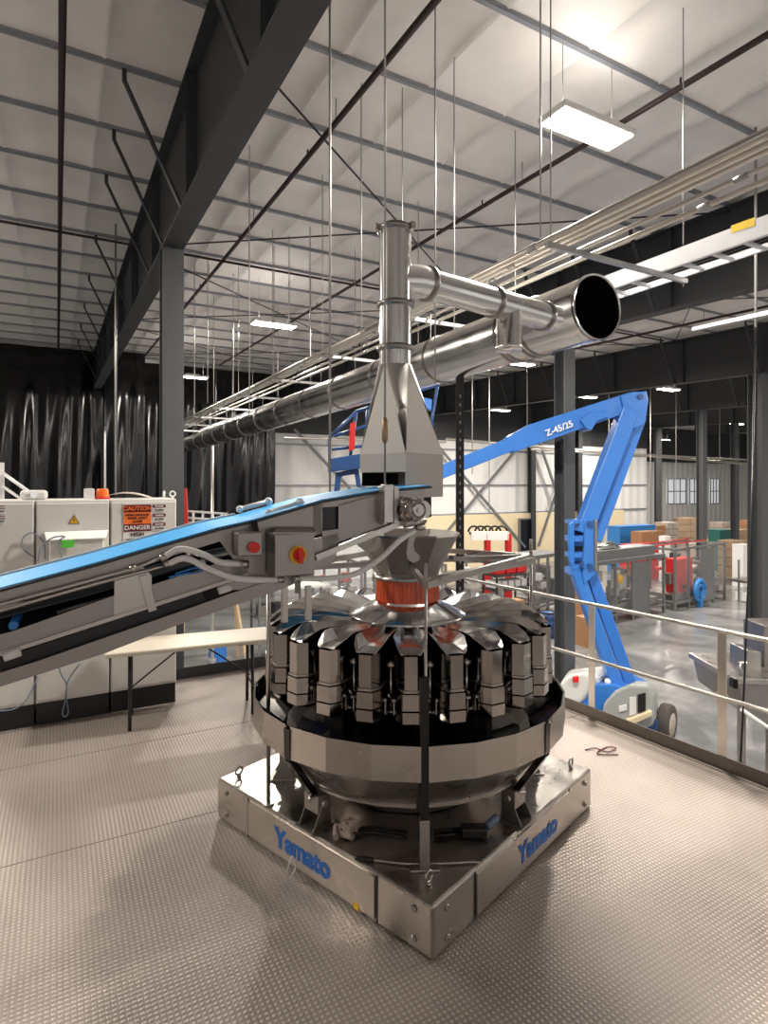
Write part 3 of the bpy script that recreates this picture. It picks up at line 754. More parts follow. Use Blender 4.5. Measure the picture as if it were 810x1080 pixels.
# legs in the gaps
for k in range(NS):
    a = a_gap+2*PI*k/NS; er = Vector((math.cos(a), math.sin(a), 0)); et = Vector((-er.y, er.x, 0))
    c0 = Vector((wc.x, wc.y, 0))
    if k == 0:  # black bar drawn where the front gap is only dark
        lg = MB().box(c0+er*.975+Z*.86, (.03, .045, .72), (er, et, Z)).box(c0+er*.62+Z*.80, (.72, .03, .05), (er, et, Z)).build('support_leg', M['black'], W)
        MB().box(c0+er*.985+Z*.385, (.04, .05, .25), (er, et, Z)).box(c0+er*.985+Z*.27, (.08, .15, .012), (er, et, Z)).build('foot_bracket', M['steel'], lg, bevel=.003)
    else:
        p1 = c0+er*1.005+Z*.87; p2 = c0+er*1.0+Z*.70; p3 = c0+er*.80+Z*.40; p4 = c0+er*.80+Z*.27
        lg = MB().bar(p1, p2, .05, .03, er).bar(p2, p3, .05, .035, er).build('support_leg', M['darkmirror'], W)
        mb = MB().box(p3+Z*.0, (.09, .12, .10), (er, et, Z))
        mb.prism([p4-et*.06-er*.05, p4-et*.06+er*.09, p3-et*.06+er*.02, p3-et*.06-er*.04], et*.006)
        mb.prism([p4+et*.06-er*.05, p4+et*.06+er*.09, p3+et*.06+er*.02, p3+et*.06-er*.04], et*.006)
        mb.box(p4+er*.02-Z*.002, (.17, .16, .012), (er, et, Z)); mb.build('foot_bracket', M['plate'], lg, bevel=.003)
        MB().tube([p3-et*.075, p3+et*.075], .018, 10).tube([p3+Z*.03-et*.05, p3+Z*.03+er*.07+et*.02], .01, 8).build('pivot_bolt', M['steel'], lg)

# hopper stand: four posts and a frame with the infeed hopper
zf = 1.70
posts = []
Fh = thing('infeed_hopper', Vector((wc.x, wc.y, 1.60)), 'grey conical infeed hopper on a thin post frame above the orange skirt', 'hopper')
def camp(px, d): return C(px, 500, d)
pa = []
for px, d in ((449, 3.035), (283, 3.58), (560, 4.25)):
    pa.append(camp(px, d))
pa.append(Vector((wc.x*2-pa[0].x, wc.y*2-pa[0].y, 0)))
pa[3] = pa[1]+pa[2]-pa[0]
for i, p in enumerate(pa):
    top = zf+.09 if i == 0 else zf+.10
    MB().tube([(p.x, p.y, BH+.002), (p.x, p.y, top)], .008 if i == 0 else .012, 10).build('post', M['steel'], Fh)
    MB().tube([(p.x, p.y, BH+.0), (p.x, p.y, BH+.012)], .035, 10).build('post_foot', M['steel'], Fh)
for (i, j) in ((0, 2), (2, 3), (3, 1), (1, 0)):
    a, b_ = pa[i].copy(), pa[j].copy(); a.z = b_.z = zf-.02
    if (i, j) == (1, 0): continue
    MB().bar(a, b_, .03, .035).build('frame_bar', M['steel'], Fh)
n = 12
def hr2(r, z, off=0): return [Vector((wc.x, wc.y, 0)) + Vector((r*math.cos(2*PI*k/n+off), r*math.sin(2*PI*k/n+off), z)) for k in range(n)]
mb = MB(); mb.loft([hr2(.205, 1.575), hr2(.215, 1.62), hr2(.345, 1.86), hr2(.352, 1.862), hr2(.345, 1.875), hr2(.338, 1.862), hr2(.205, 1.62), hr2(.198, 1.575)])
mb.build('cone', M['plate'], Fh)
MB().lathe((wc.x, wc.y, 0), [(.20, 1.575), (.235, 1.575), (.235, 1.60), (.20, 1.60)], 24).build('collar', M['steel'], Fh)
for (i, sg) in ((0, 1), (2, -1), (1, 1), (3, 1)):
    a = Vector((wc.x, wc.y, zf-.02)); b_ = pa[i].copy(); b_.z = zf-.02
    d = (b_-a).normalized()
    MB().bar(a+d*.225, b_, .025, .03).build('stay_bar', M['plate'], Fh)
a = C(470, 592, 3.75); b_ = C(556, 603, 3.6)
MB().bar(C(458, 611, 3.3), C(562, 591, 4.2), .04, .04).build('frame_bar', M['steel'], Fh)
MB().bar(C(476, 588, 3.6), C(545, 597, 4.15), .035, .02).build('frame_bar', M['plate'], Fh)

# lever bar, cable knots, rag lying on the plinth
zb_ = BH+.012
o = thing('lever_bar', G(440, 910, zb_), 'bent steel lever with black grip lying on the near corner of the plinth', 'lever')
MB().tube(bez([G(393, 907, zb_), G(430, 911, zb_), G(470, 910.5, zb_), G(500, 909, zb_), G(510, 910, zb_)]), .006, 8).build('bar', M['steel'], o)
MB().tube([G(374, 905, zb_+.002), G(376, 905, zb_+.002), G(392, 906.5, zb_+.002), G(394, 907, zb_+.002)], [.008, .012, .012, .008], 10).build('grip', M['black'], o)
o = thing('cable_bundle', G(372, 878, BH), 'knot of pale cloth and dark cables lying on the left of the plinth', 'cables')
for q in range(5):
    pts = [G(352+random.uniform(0, 30), 868+random.uniform(0, 16), BH+.02+.02*random.random()) for _ in range(4)]
    MB().tube(bez(pts, 6), .017, 7).build('cloth_loop', M['rubber'], o)
for q in range(3):
    MB().tube(bez([G(372, 874+q*2, BH+.02), G(395, 872+q*3, BH+.015), G(430, 878+q*3, BH+.012)], 6), .006, 6).build('cable', M['black'], o)
o = thing('cable_plug', G(505, 878, BH), 'black connector plug with short cables on the right of the plinth', 'cables')
MB().tube([G(458, 877, BH+.02), G(488, 874, BH+.02)], .012, 8).tube([G(458, 882, BH+.02), G(486, 879, BH+.02)], .010, 8).build('cable', M['black'], o)
MB().box(G(500, 876, BH+.035), (.14, .07, .05), (K(1, 0, 0), K(0, 1, 0), Z)).build('plug_body', M['black'], o, bevel=.008)
MB().tube([G(513, 872, BH+.04), G(524, 862, BH+.06)], .022, 8).build('plug_end', M['bluecable'], o)
o = MB().tube(bez([G(617, 791, .008), G(628, 789, .012), G(640, 793, .01), G(650, 789, .012), G(640, 788, .008), G(630, 795, .01), G(652, 796, .008)], 8), .005, 6).build('tangled_cord', M['redcord']); tag(o, 'small tangled dark red cord lying on the deck at right', 'cord')
o = MB().tube(bez([G(302, 925, .02), G(304, 915, .10), G(308, 903, .16), G(312, 914, .09), G(306, 927, .02)], 6), .004, 6).build('plastic_tie', M['white']); tag(o, 'pale plastic tie standing against the left face of the plinth', 'plastic tie')

# ================================================================ CONVEYOR
ch = C(455, 512, 3.40); cu = K(-.891, -.454, 0); cn = K(-.454, .891, 0)    # along (towards lower left), away from camera
def cp(px, py, off=0.): return hit(px, py, ch + cn*off, cn)
CV = thing('inclined_conveyor', ch + cu*1.2 - Z*.6, 'inclined stainless conveyor with bright blue belt reaching the hood', 'conveyor')
def plate(poly, th, name, m='plate', off=0., parent=None, bevel=0):
    return MB().prism([cp(x, y, off) for x, y in poly], cn*th).build(name, M[m], parent or CV, bevel=bevel)
topl = [(-60, 639), (0, 623), (100, 596.5), (230, 559), (270, 550), (340, 529.5), (401, 519), (455, 514)]
# frame side, near: bands
fr = plate([(-60, 656), (-60, 639), (0, 623), (100, 596.5), (230, 559), (232, 571), (160, 593), (60, 621), (0, 638)], .006, 'side_plate')
plate([(230, 559), (270, 550), (340, 529.5), (340, 562), (262, 585), (246, 590), (232, 571)], .006, 'side_plate')
hole = [(338, 538), (342, 535), (352, 536), (357, 541), (358, 551), (354, 556), (344, 560), (340, 556)]
# upper head plate around the square hole
plate([(340, 529.5), (401, 519), (401, 521), (357, 534), (340, 535)], .006, 'side_plate')
plate([(357, 532), (401, 519), (428, 515.5), (447, 513), (448, 520), (444, 545), (436, 552), (400, 556), (357, 572)], .006, 'side_plate')
plate([(340, 560), (357, 558), (357, 574), (340, 580)], .006, 'side_plate')
plate([(330, 533), (341, 531), (339, 540), (340, 562), (330, 566)], .007, 'side_plate')
plate([(335, 534), (362, 530), (360, 560), (336, 563)], .004, 'hatch_opening', 'black', .02)
plate([(246, 590), (262, 585), (357, 562), (357, 574), (353, 593), (333, 601), (262, 622), (238, 622)], .006, 'side_plate')
# middle web
plate([(121, 605), (150, 597), (160, 607), (160, 640), (120, 652)], .007, 'bracket_plate', 'steel', -.008)
plate([(-60, 690), (-60, 682), (10, 667), (121, 628), (160, 617), (213, 600), (240, 590), (262, 592), (262, 606), (213, 621), (150, 641), (38, 677), (-60, 708)], .006, 'side_plate')
# bottom channel with thickness
plate([(-60, 728), (-60, 748), (0, 724.5), (111, 689), (180, 662), (299, 621), (330, 606), (330, 598), (240, 627), (216, 636), (38, 698)], .035, 'bottom_channel', off=-.012)
plate([(-60, 706), (38, 676), (213, 620), (262, 604), (262, 607.5), (213, 624), (38, 680.5), (-60, 711)], .02, 'edge_rib', 'steel', -.016)
# far side, return belt, slider bed (dark colours stand for the shaded interior)
WB = .45
plate([(-60, 643), (0, 627), (230, 563), (455, 517), (455, 545), (357, 575), (300, 612), (160, 655), (0, 705), (-60, 725)], .006, 'far_side_plate', 'blackmetal', WB)  # stainless far plate coloured black for the shade inside
def bend(off): return [cp(x, y, 0)+cn*off for x, y in topl]
bt = [cp(x, y-1.5, 0) for x, y in topl]
mb = MB()
mb.loft([[p+cn*.012 for p in bt], [p+cn*(WB-.012) for p in bt]], closed=False); mb.build('belt', M['belt'], CV, solid=.010)
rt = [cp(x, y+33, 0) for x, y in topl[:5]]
MB().loft([[p+cn*.10 for p in rt], [p+cn*(WB-.03) for p in rt]], closed=False).build('return_belt', M['beltshade'], CV, solid=.008)
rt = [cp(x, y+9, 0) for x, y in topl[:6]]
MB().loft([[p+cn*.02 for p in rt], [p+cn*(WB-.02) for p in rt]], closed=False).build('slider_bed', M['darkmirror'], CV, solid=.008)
plate([(-60, 712), (20, 688), (213, 624), (217, 635), (38, 698), (-60, 729)], .01, 'slot_shade', 'black', .03)  # black plate painting the shade in the long frame slot
plate([(240, 620), (286, 606), (288, 611), (245, 627)], .01, 'slot_shade', 'black', .03)  # black plate for the shade in the short upper slot
# tray under, coloured dark for the shaded slot
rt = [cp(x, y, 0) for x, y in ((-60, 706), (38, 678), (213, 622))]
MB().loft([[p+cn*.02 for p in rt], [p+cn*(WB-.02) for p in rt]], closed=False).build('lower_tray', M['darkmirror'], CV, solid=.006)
# side guides
mb = MB()
g_ = [cp(x, y-1, 0) for x, y in topl]
for i in range(len(g_)-1): mb.bar(g_[i]+cn*.002-Z*.004, g_[i+1]+cn*.002-Z*.004, .016, .012)
mb.build('wear_strip', M['black'], CV)
mb = MB()
for i in range(4): mb.bar(g_[i]+cn*(WB+.01)+Z*.008, g_[i+1]+cn*(WB+.01)+Z*.008, .012, .018)
mb.build('far_guide', M['white'], CV)
mb = MB()
for (x0, y0, x1, y1, o_) in ((253, 537, 283, 529, WB), (284, 541, 316, 530, .12)):
    a = cp(x0, y0, o_); c = cp(x1, y1, o_)
    MB().tube([a, c], .014, 8).sphere(c, .025).sphere(a, .022).build('guide_rod', M['white'], CV)
# cylinder rollers seen through the windows
for x, y in ((14, 660), (213, 594)):
    c = cp(x, y, .02); MB().tube([c, c+cn*(WB-.03)], .018, 14).build('roller', M['bluetube'] if x == 14 else M['steel'], CV)
for x, y in ((13, 690), (237, 621)):
    c = cp(x, y, -.02); MB().tube([c-cu*.03+Z*.008, c+cu*.03-Z*.008], .020, 12).build('roller_bearing', M['hose'], CV)
# bracket angle and conduits on the side
MB().bar(cp(151, 607, -.02), cp(161, 644, -.02), .035, .02, cn).build('clamp_bar', M['steel'], CV)
for pts in (((-60, 656), (0, 638), (100, 611), (140, 600), (172, 588)), ((-60, 663), (0, 644), (100, 616), (150, 603), (176, 596))):
    MB().tube([cp(x, y, -.03) for x, y in pts], .009, 8).build('conduit_tube', M['steel'], CV)
for x, y in ((172, 588), (176, 595), (140, 600)):
    MB().tube([cp(x-3, y+1, -.03), cp(x+3, y-1, -.03)], .018, 8).build('conduit_fitting', M['steel'], CV)
for x0, y0, x1, y1 in ((8, 636, 36, 628), (38, 627, 115, 606), (60, 646, 118, 629)):
    MB().tube([cp(x0, y0, .2), cp(x1, y1, .2)], .010, 6).build('air_line', M['rod'], CV)
# hoses
MB().tube(bez([cp(172, 588, -.03), cp(190, 579, -.04), cp(215, 585, -.06), cp(232, 593, -.06), cp(255, 595, -.05)], 10), .015, 10).build('hose', M['hose'], CV)
MB().tube(bez([cp(176, 595, -.03), cp(196, 589, -.05), cp(220, 600, -.07), cp(250, 610, -.08), cp(292, 611.5, -.07)], 10), .015, 10).build('hose', M['hose'], CV)
MB().tube(bez([cp(316, 610, -.07), cp(345, 610, -.10), cp(375, 605, -.12), cp(400, 590, -.12), cp(422, 570, -.08), cp(444, 555, -.03)], 10), .014, 10).build('hose', M['hose'], CV)
for x, y in ((258, 595), (295, 611), (314, 610), (443, 556)):
    MB().tube([cp(x-4, y+.3, -.06), cp(x+4, y-.3, -.06)], .019, 8).build('hose_fitting', M['steel'], CV)
MB().tube(bez([cp(185, 605, -.01), cp(195, 602, -.02), cp(206, 599, -.02), cp(214, 601, -.02), cp(206, 604, -.02), cp(196, 605, -.02), cp(178, 609, -.01)], 8), .005, 6).build('air_tube', M['bluetube'], CV)
# control boxes
def cbox(x0, y0, x1, y1, th, off, name, m='plate'):
    a = cp(x0, y0, off); c = cp(x1, y1, off); wdt = (a-c).dot(cu); mid = (a+c)/2
    o = MB().box(mid+cn*th/2, (abs(wdt), th, abs(a.z-c.z)), (cu, cn, Z)).build(name, M[m], CV, bevel=.006)
    return o, mid
b1, mid = cbox(251, 562, 277, 586, .10, -.12, 'stop_button_box')
c = cp(267, 577, -.12)
MB().tube([c, c-cn*.012], .022, 16).tube([c-cn*.012, c-cn*.03], .026, 16).build('red_button', M['redbtn'], b1)
b2, mid = cbox(290, 563, 332, 606, .14, -.16, 'isolator_box')
MB().prism([cp(288, 563, -.165), cp(334, 563, -.165), cp(330, 557, -.02), cp(292, 557, -.02)], Z*.006).build('box_lid', M['plate'], b2)
c = cp(314, 585, -.16)
MB().tube([c, c-cn*.010], .044, 24).build('yellow_bezel', M['yel'], b2)
kb = MB().tube([c-cn*.010, c-cn*.03], .028, 20).box(c-cn*.04, (.022, .03, .075), ((cu+Z*.2).normalized(), cn, Z)).build('rotary_knob', M['redbtn'], b2, bevel=.003)
# small bracket behind box
MB().bar(cp(268, 550, -.01), cp(270, 562, -.07), .03, .01).build('box_bracket', M['black'], CV)
MB().bar(cp(314, 606, -.05), cp(314, 625, -.03), .03, .02).build('box_bracket', M['plate'], CV)
# lower boom bar at the head
MB().bar(cp(333, 588, -.02), cp(424, 551, -.02), .025, .03).build('stay_bar', M['steel'], CV)
# motor drum
c = cp(440, 538, -.16)
mo = MB().tube([c+cn*.18, c+cn*.03], .068, 24).tube([c+cn*.03, c+cn*.02, c-cn*.005], [.068, .060, .052], 24).build('motor_drum', M['mirror'], CV)
MB().tube([c-cn*.004, c-cn*.02], .032, 16).tube([c-cn*.02, c-cn*.03], .014, 10).build('shaft_hub', M['steel'], mo)
for k in range(6):
    q = c+cu*.048*math.cos(k*PI/3)+Z*.048*math.sin(k*PI/3); MB().tube([q, q-cn*.012], .007, 6).build('bolt', M['clamp'], mo)
MB().tube([cp(426, 553, -.05), cp(448, 548, -.05)], .022, 10).build('gear_housing', M['steel'], CV)
c = cp(446, 538, .0); MB().tube([c, c+cn*WB], .055, 20).build('head_roller', M['steel'], CV)
# take-up bracket with hanging rod
MB().bar(cp(408, 511, -.05), cp(408, 551, -.05), .055, .05, cn).bar(cp(402, 513, -.02), cp(404, 553, -.02), .02, .05, cn).bar(cp(416, 513, -.02), cp(416, 552, -.02), .03, .05, cn).build('hanger_bracket', M['steel'], CV, bevel=.003)
# teardrop hooks
def hook(pts, name, off, m='steel'):
    plate(pts, .006, name, m, off)
hook([(438, 556), (441, 557), (436, 574), (437, 581), (443, 586), (442, 591), (436, 594), (430, 590), (429, 583), (431, 570), (434, 558)], 'drop_arm', -.03, 'hood')
hook([(379, 562), (384, 570), (390, 574), (396, 572), (399, 566), (402, 568), (401, 576), (395, 582), (386, 582), (378, 576), (371, 568)], 'curved_guard', .05, 'hood')
# hanging rod with turnbuckle
bt_ = cp(406, 511, -.05)
o = thing('hanging_turnbuckle', bt_, 'thin steel rod with turnbuckle holding up the conveyor end before the hood', 'rod')
zt_ = hceil(bt_.y)
MB().tube([bt_, (bt_.x, bt_.y, zt_)], .006, 8).build('rod', M['rod'], o)
z_ = HC+(HY-457)/F*3.4
MB().tube([(bt_.x, bt_.y, z_-.07), (bt_.x, bt_.y, z_-.05), (bt_.x, bt_.y, z_+.05), (bt_.x, bt_.y, z_+.07)], [.008, .018, .018, .008], 8).build('turnbuckle', mat('brass_fitting', (.35, .26, .17), .4, .8), o)
# conveyor legs on deck
for x in (300, 325):
    a = cp(x, 618, .2)
    MB().bar(a, Vector((a.x, a.y, 1.45)), .03, .03).build('leg_stub', M['steel'], CV)

# ================================================================ CONTROL CABINETS
cr_ = G(187, 742, 0); clft = G(0, 771, 0)
yf = (cr_.y+clft.y)/2; xr = cr_.x
ztop = HC-(526-HY)/F*((K(0, 0, 0)-Vector((0, 0, 0))).length+5.9)
def cabx(px): return onY(px, 600, yf).x
xa, xb_, xc_, xd = cabx(116), cabx(37), cabx(-55), cabx(-150)
edges = [xr, xa, xb_, xc_]
labs = ['grey control cabinet with the orange caution sign, right end of the row', 'grey control cabinet with a yellow warning triangle, middle of the row', 'grey control cabinet at the left edge with red and white labels']
cabs = []
for i in range(3):
    x1, x0 = edges[i], edges[i+1]
    t = thing('control_cabinet', ((x0+x1)/2, yf+.3, 0), labs[i], 'cabinet', 'control cabinets'); cabs.append(t)
    MB().span((x0+.004, yf, .20), (x1-.004, yf+.6, ztop)).build('body', M['cab'], t, bevel=.012)
    MB().span((x0+.01, yf+.02, 0), (x1-.01, yf+.58, .20)).build('plinth', M['black'], t)
    MB().span((x0+.012, yf-.02, .23), (x1-.012, yf-.001, ztop-.03)).build('door', M['cab'], t, bevel=.006)
    MB().span((x0+.05, yf-.03, 1.02), (x0+.075, yf-.02, 1.2)).build('door_handle', M['black'], t)
nY = Vector((0, 1, 0)); RT = Vector((1, 0, 0))
ys_ = yf-.022
def sp_(px, py, d=0.): return onY(px, py, ys_-d)
def sticker(px0, py0, px1, py1, m, t, name, d=0.):
    a = sp_(px0, py0, d); c = sp_(px1, py1, d)
    return MB().span((a.x, ys_-.002-d, c.z), (c.x, ys_-d, a.z)).build(name, M[m], t)
T = cabs[0]
sg = thing('warning_sign', sp_(146, 570), 'orange and white CAUTION and DANGER sign stuck on the right-hand cabinet', 'sign')
sticker(130, 531, 160, 576, 'white', sg, 'sign_panel')
sticker(130.5, 532.5, 159.5, 540, 'maroon', sg, 'caution_header', .002)
sticker(130.5, 540, 159.5, 552, 'orange', sg, 'orange_field', .002)
sticker(130.5, 553, 159.5, 560, 'maroon', sg, 'danger_header', .002)
def tx(s, px, py, size, m, par, d=.005, bold=.001): text('lettering', s, size, sp_(px, py, d), RT, Z, M[m], par, bold)
sg_o = M['orange']
tx('CAUTION', 145, 536.4, .058, 'orange', sg, .007)
tx('HIGH LEAKAGE', 145, 543, .030, 'ink', sg); tx('PANEL ONLY', 145, 546.4, .030, 'ink', sg); tx('CLOSE', 145, 550, .030, 'ink', sg)
tx('DANGER', 145, 556.6, .058, 'white', sg)
tx('HIGH', 145, 563.5, .050, 'ink', sg); tx('VOLTAGE', 145, 569.5, .045, 'ink', sg)
for i in range(3):
    y = 532+9.6*i
    sl_ = thing('danger_label', sp_(168, y+4), ['top', 'middle', 'bottom'][i]+' small DANGER label beside the orange caution sign', 'label', 'small danger labels')
    sticker(161, y, 175, y+8.2, 'white', sl_, 'label_panel'); sticker(161.3, y+.3, 174.7, y+3.2, 'maroon', sl_, 'red_band', .002)
    tx('DANGER', 168, y+1.9, .020, 'white', sl_); tx('Arc Flash', 168, y+5.7, .022, 'ink', sl_)
for i in range(2):
    y = 533+10.8*i
    sl_ = thing('danger_label', sp_(2, y+4), ['upper', 'lower'][i]+' small DANGER label at the left edge of the picture', 'label', 'small danger labels')
    sticker(-6, y, 6, y+9, 'white', sl_, 'label_panel'); sticker(-5.7, y+.3, 5.5, y+3.6, 'maroon', sl_, 'red_band', .002)
    tx('DANGER', 0, y+2, .020, 'white', sl_); tx('Hazard', 0, y+6, .022, 'ink', sl_)
tr = thing('warning_triangle', sp_(78, 548), 'yellow high-voltage triangle sticker on the middle cabinet', 'sign')
MB().prism([sp_(72, 552.5), sp_(84, 552.5), sp_(78, 543)], -nY*.002).build('black_border', M['ink'], tr)
MB().prism([sp_(73.2, 551.7, .003), sp_(82.8, 551.7, .003), sp_(78, 544.4, .003)], -nY*.002).build('yellow_field', M['yel'], tr)
MB().prism([sp_(78.4, 545.6, .006), sp_(77, 549, .006), sp_(78.2, 549, .006), sp_(77.6, 551.2, .006), sp_(79.3, 548, .006), sp_(78.2, 548, .006)], -nY*.001).build('bolt_symbol', M['ink'], tr)
# shelf box on middle cabinet door
bx_ = thing('document_pocket', sp_(80, 590), 'grey sloping document pocket on the middle cabinet door with green tape', 'pocket')
a = sp_(52, 569); c = sp_(108, 612)
MB().span((a.x, ys_-.16, c.z), (c.x, ys_-.001, a.z)).build('pocket', M['cab'], bx_, bevel=.01)
MB().prism([Vector((a.x-.02, ys_-.17, a.z)), Vector((c.x+.02, ys_-.17, a.z)), Vector((c.x+.05, ys_, a.z+.06)), Vector((a.x-.04, ys_, a.z+.06))], Z*.01).build('pocket_lid', M['white'], bx_)
a = onY(65, 570, ys_-.175); c = onY(78, 577, ys_-.175); MB().span((a.x, ys_-.18, c.z), (c.x, ys_-.172, a.z)).build('green_tape', M['green'], bx_)
# things on the cabinet top
p = onY(36, 527, yf+.15)
t = thing('alarm_light', (p.x, p.y, ztop), 'white rounded emergency light on top of the cabinets at left', 'lamp')
MB().span((p.x-.11, p.y-.06, ztop), (p.x+.11, p.y+.06, ztop+.09)).build('body', M['white'], t, bevel=.03)
MB().tube([(p.x, p.y-.062, ztop+.05), (p.x, p.y-.08, ztop+.05)], .03, 14).build('lens', M['pan'], t)
p = onY(94, 527, yf+.15)
o = MB().span((p.x-.045, p.y-.04, ztop), (p.x+.045, p.y+.04, ztop+.10)).span((p.x-.03, p.y-.03, ztop+.10), (p.x+.03, p.y+.03, ztop+.105)).build('junction_box', M['hose'], bevel=.006); tag(o, 'small pale square box on the cabinet left of the amber beacon', 'box')
p = onY(108, 527, yf+.15)
t = thing('amber_beacon', (p.x, p.y, ztop), 'amber beacon light on top of the middle cabinet', 'lamp')
MB().lathe((p.x, p.y, ztop), [(.001, 0), (.065, 0), (.065, .025), (.001, .025)], 20).build('base', M['redbtn'], t)
MB().lathe((p.x, p.y, ztop), [(.058, .025), (.055, .085), (.045, .10), (.001, .103)], 20).build('lens', M['amber'], t)
for i, px in enumerate((173, 182)):
    p = onY(px, 527, yf+.1); c = Vector((p.x, p.y, ztop))
    pts = [c+Z*.045+(RT*math.cos(k*PI/7)+Z*math.sin(k*PI/7))*.026 for k in range(15)]
    if i == 0: pts = [c+Z*.045+(Vector((0, 1, 0))*math.cos(k*PI/7)+Z*math.sin(k*PI/7))*.026 for k in range(15)]
    o = MB().tube(pts, .009, 6).tube([c, c+Z*.02], .012, 8).build('lifting_eye', M['white'], cabs[0])
# rolled sheet on cabinet
p = onY(130, 524, yf+.4)
o = MB().loft([[Vector((p.x-.25+.5*i/10, p.y-.1, ztop+.002+.05*math.sin(PI*i/10))) for i in range(11)], [Vector((p.x-.2+.5*i/10, p.y+.12, ztop+.002+.06*math.sin(PI*i/10))) for i in range(11)]], closed=False, smooth=True).build('plastic_sheet', M['wrap'], solid=.004); tag(o, 'crumpled clear plastic sheet on the cabinet top right of the amber beacon', 'plastic sheet')
# cables in front of cabinets
def cab_cable(pts, lab, r=.006, m='bluecable', d=.05):
    o = MB().tube(bez([onY(x, y, yf-d-.012*(i % 2)) for i, (x, y) in enumerate(pts)], 8), r, 6).build('cable', M[m]); tag(o, lab, 'cable', 'loose cables at the cabinets')
cab_cable([(36, 588), (24, 578), (24, 568), (34, 562), (46, 572), (48, 590)], 'looped blue-grey cable hanging on the cabinet seam at left', d=.04)
cab_cable([(40, 592), (44, 576), (56, 567), (68, 566), (62, 572), (66, 590)], 'blue-grey cable arching over the document pocket', d=.25)
cab_cable([(60, 692), (64, 710), (70, 722), (69, 738), (66, 752), (69, 756), (72, 750), (70, 735), (72, 718), (84, 700)], 'blue-grey cable with a looped end hanging below the conveyor', d=.06)
cab_cable([(40, 714), (28, 738), (14, 748), (-6, 750)], 'blue-grey cable drooping to the left edge under the conveyor', d=.06)
# railing piece at far left behind cabinets
t = thing('stair_railing', C(3, 560, 7.4)*1, 'pale sloping stair rail behind the cabinets at the left edge', 'railing')
MB().bar(C(2, 488, 7.4), C(2, 620, 7.4), .05, .05).build('post', M['hose'], t)
MB().tube([C(3, 499, 7.4), C(42, 527, 7.2)], .022, 8).build('rail', M['hose'], t); MB().tube([C(3, 513, 7.4), C(30, 532, 7.2)], .018, 8).build('rail', M['hose'], t)

# ================================================================ TABLE
tz = .72
ta = G(110, 690, tz); tb_ = G(290, 673, tz); tcn = G(283, 655, tz)
ld_ = (tb_-ta).normalized(); lw = Z.cross(ld_)
wt_ = abs((tcn-tb_).dot(lw))
wt_ = .50
t = thing('folding_table', (ta+tb_)/2-Z*tz+lw*wt_/2, 'long cream folding table standing behind the weigher, under the conveyor', 'table')
tl = (tb_-ta).length
tm = (ta+tb_)/2+lw*wt_/2
MB().box(tm-Z*.022, (tl, wt_, .044), (ld_, lw, Z)).build('table_top', M['tabletop'], t, bevel=.012)
for s_ in (-1, 1):
    cc_ = tm+ld_*s_*(tl/2-.20)
    for q in (-1, 1):
        MB().tube([cc_+lw*q*(wt_/2-.10)-Z*.05, cc_+lw*q*(wt_/2-.06)-Z*(tz-.002)], .016, 8).build('leg', M['black'], t)
    MB().tube([cc_-lw*(wt_/2-.08)-Z*.45, cc_+lw*(wt_/2-.08)-Z*.45], .010, 6).tube([cc_-Z*.40, cc_-ld_*s_*.45-Z*.06], .008, 6).build('leg_brace', M['black'], t)
o = MB().loft([[G(122, 680, tz+.002)+Vector((.05*math.cos(a), .05*math.sin(a), .02*h)) for a in [2*PI*k/10 for k in range(10)]] for h in (0, 1)], capb=True).build('paper_scrap', M['wood']); tag(o, 'small beige pad lying on the left end of the table', 'pad')

# far kick plate of platform, right guardrail
t = thing('kick_plate', (-4, YD, 0), 'dark kick plate along the far edge of the platform', 'kick plate')
MB().span((-9, YD-.01, 0), (RF.x, YD, .12)).build('plate', M['beam'], t); MB().span((-9, YD-.04, .0), (RF.x, YD-.01, .006)).build('foot_angle', M['beam'], t)
gr = thing('guardrail', RA, 'grey tubular guardrail along the right edge of the platform', 'railing')
kz = .104
pA = RF+RD*.02; pE = RE
MB().bar(pA+Z*kz/2, pE+Z*kz/2, .008, kz).bar(pA+Z*.003-RN*(-.025), pE+Z*.003-RN*(-.025), .05, .006).build('kick_plate', mat('taupe_kick_plate', (.17, .145, .125), .5, .4), gr)
off = RN*.03 * (1 if RN.dot(Vector((wc.x, wc.y, 0))-RA) < 0 else -1)
def rz(py, px=700):
    q = hit(px, py, RA, RN); return q.z
zt1_ = rz(652.9); zt2_ = rz(717.9)
pS = hit(478, 600, RA, RN); pS.z = 0
if (pS-RF).dot(RD) < 0: pS = RF.copy()
for z_, r_ in ((zt1_, .019), (zt2_, .017)):
    MB().tube([pS+Z*z_, pE+Z*z_], r_, 12).build('rail', M['conduit'], gr)
for px in (623.5, 761):
    q = hit(px, 720, RA, RN); q.z = 0
    MB().bar(q+Z*.0+off*.3, q+Z*(zt1_-.01)+off*.3, .012, .065, RD).bar(q+Z*(zt2_-.05)+off*.2, q+Z*(zt2_+.03)+off*.2, .014, .09, RD).build('post', M['conduit'], gr)
q2 = [hit(px, 720, RA, RN) for px in (623.5, 761)]; dq = (q2[1]-q2[0]); dq.z = 0
for k in (-1, 2, 3):
    q = Vector((q2[0].x, q2[0].y, 0))+dq*k
    if (q-pS).dot(RD) > 0: MB().bar(q, q+Z*(zt1_-.01), .012, .065, RD).build('post', M['conduit'], gr)
# thin dark cable by the rail
a = C(790, 360, 5.6)
o = MB().tube([C(797, 345, 8.2), C(792, 560, 7.4), C(788, 640, 7.2), C(785, 720, 7.2), C(781, 806, 7.0), Vector((C(781, 806, 7.0).x, C(781, 806, 7.0).y, FLOOR+.02))], .012, 6).build('hanging_cable', M['black']); tag(o, 'thin black cable hanging beside the right column down to the floor', 'cable')

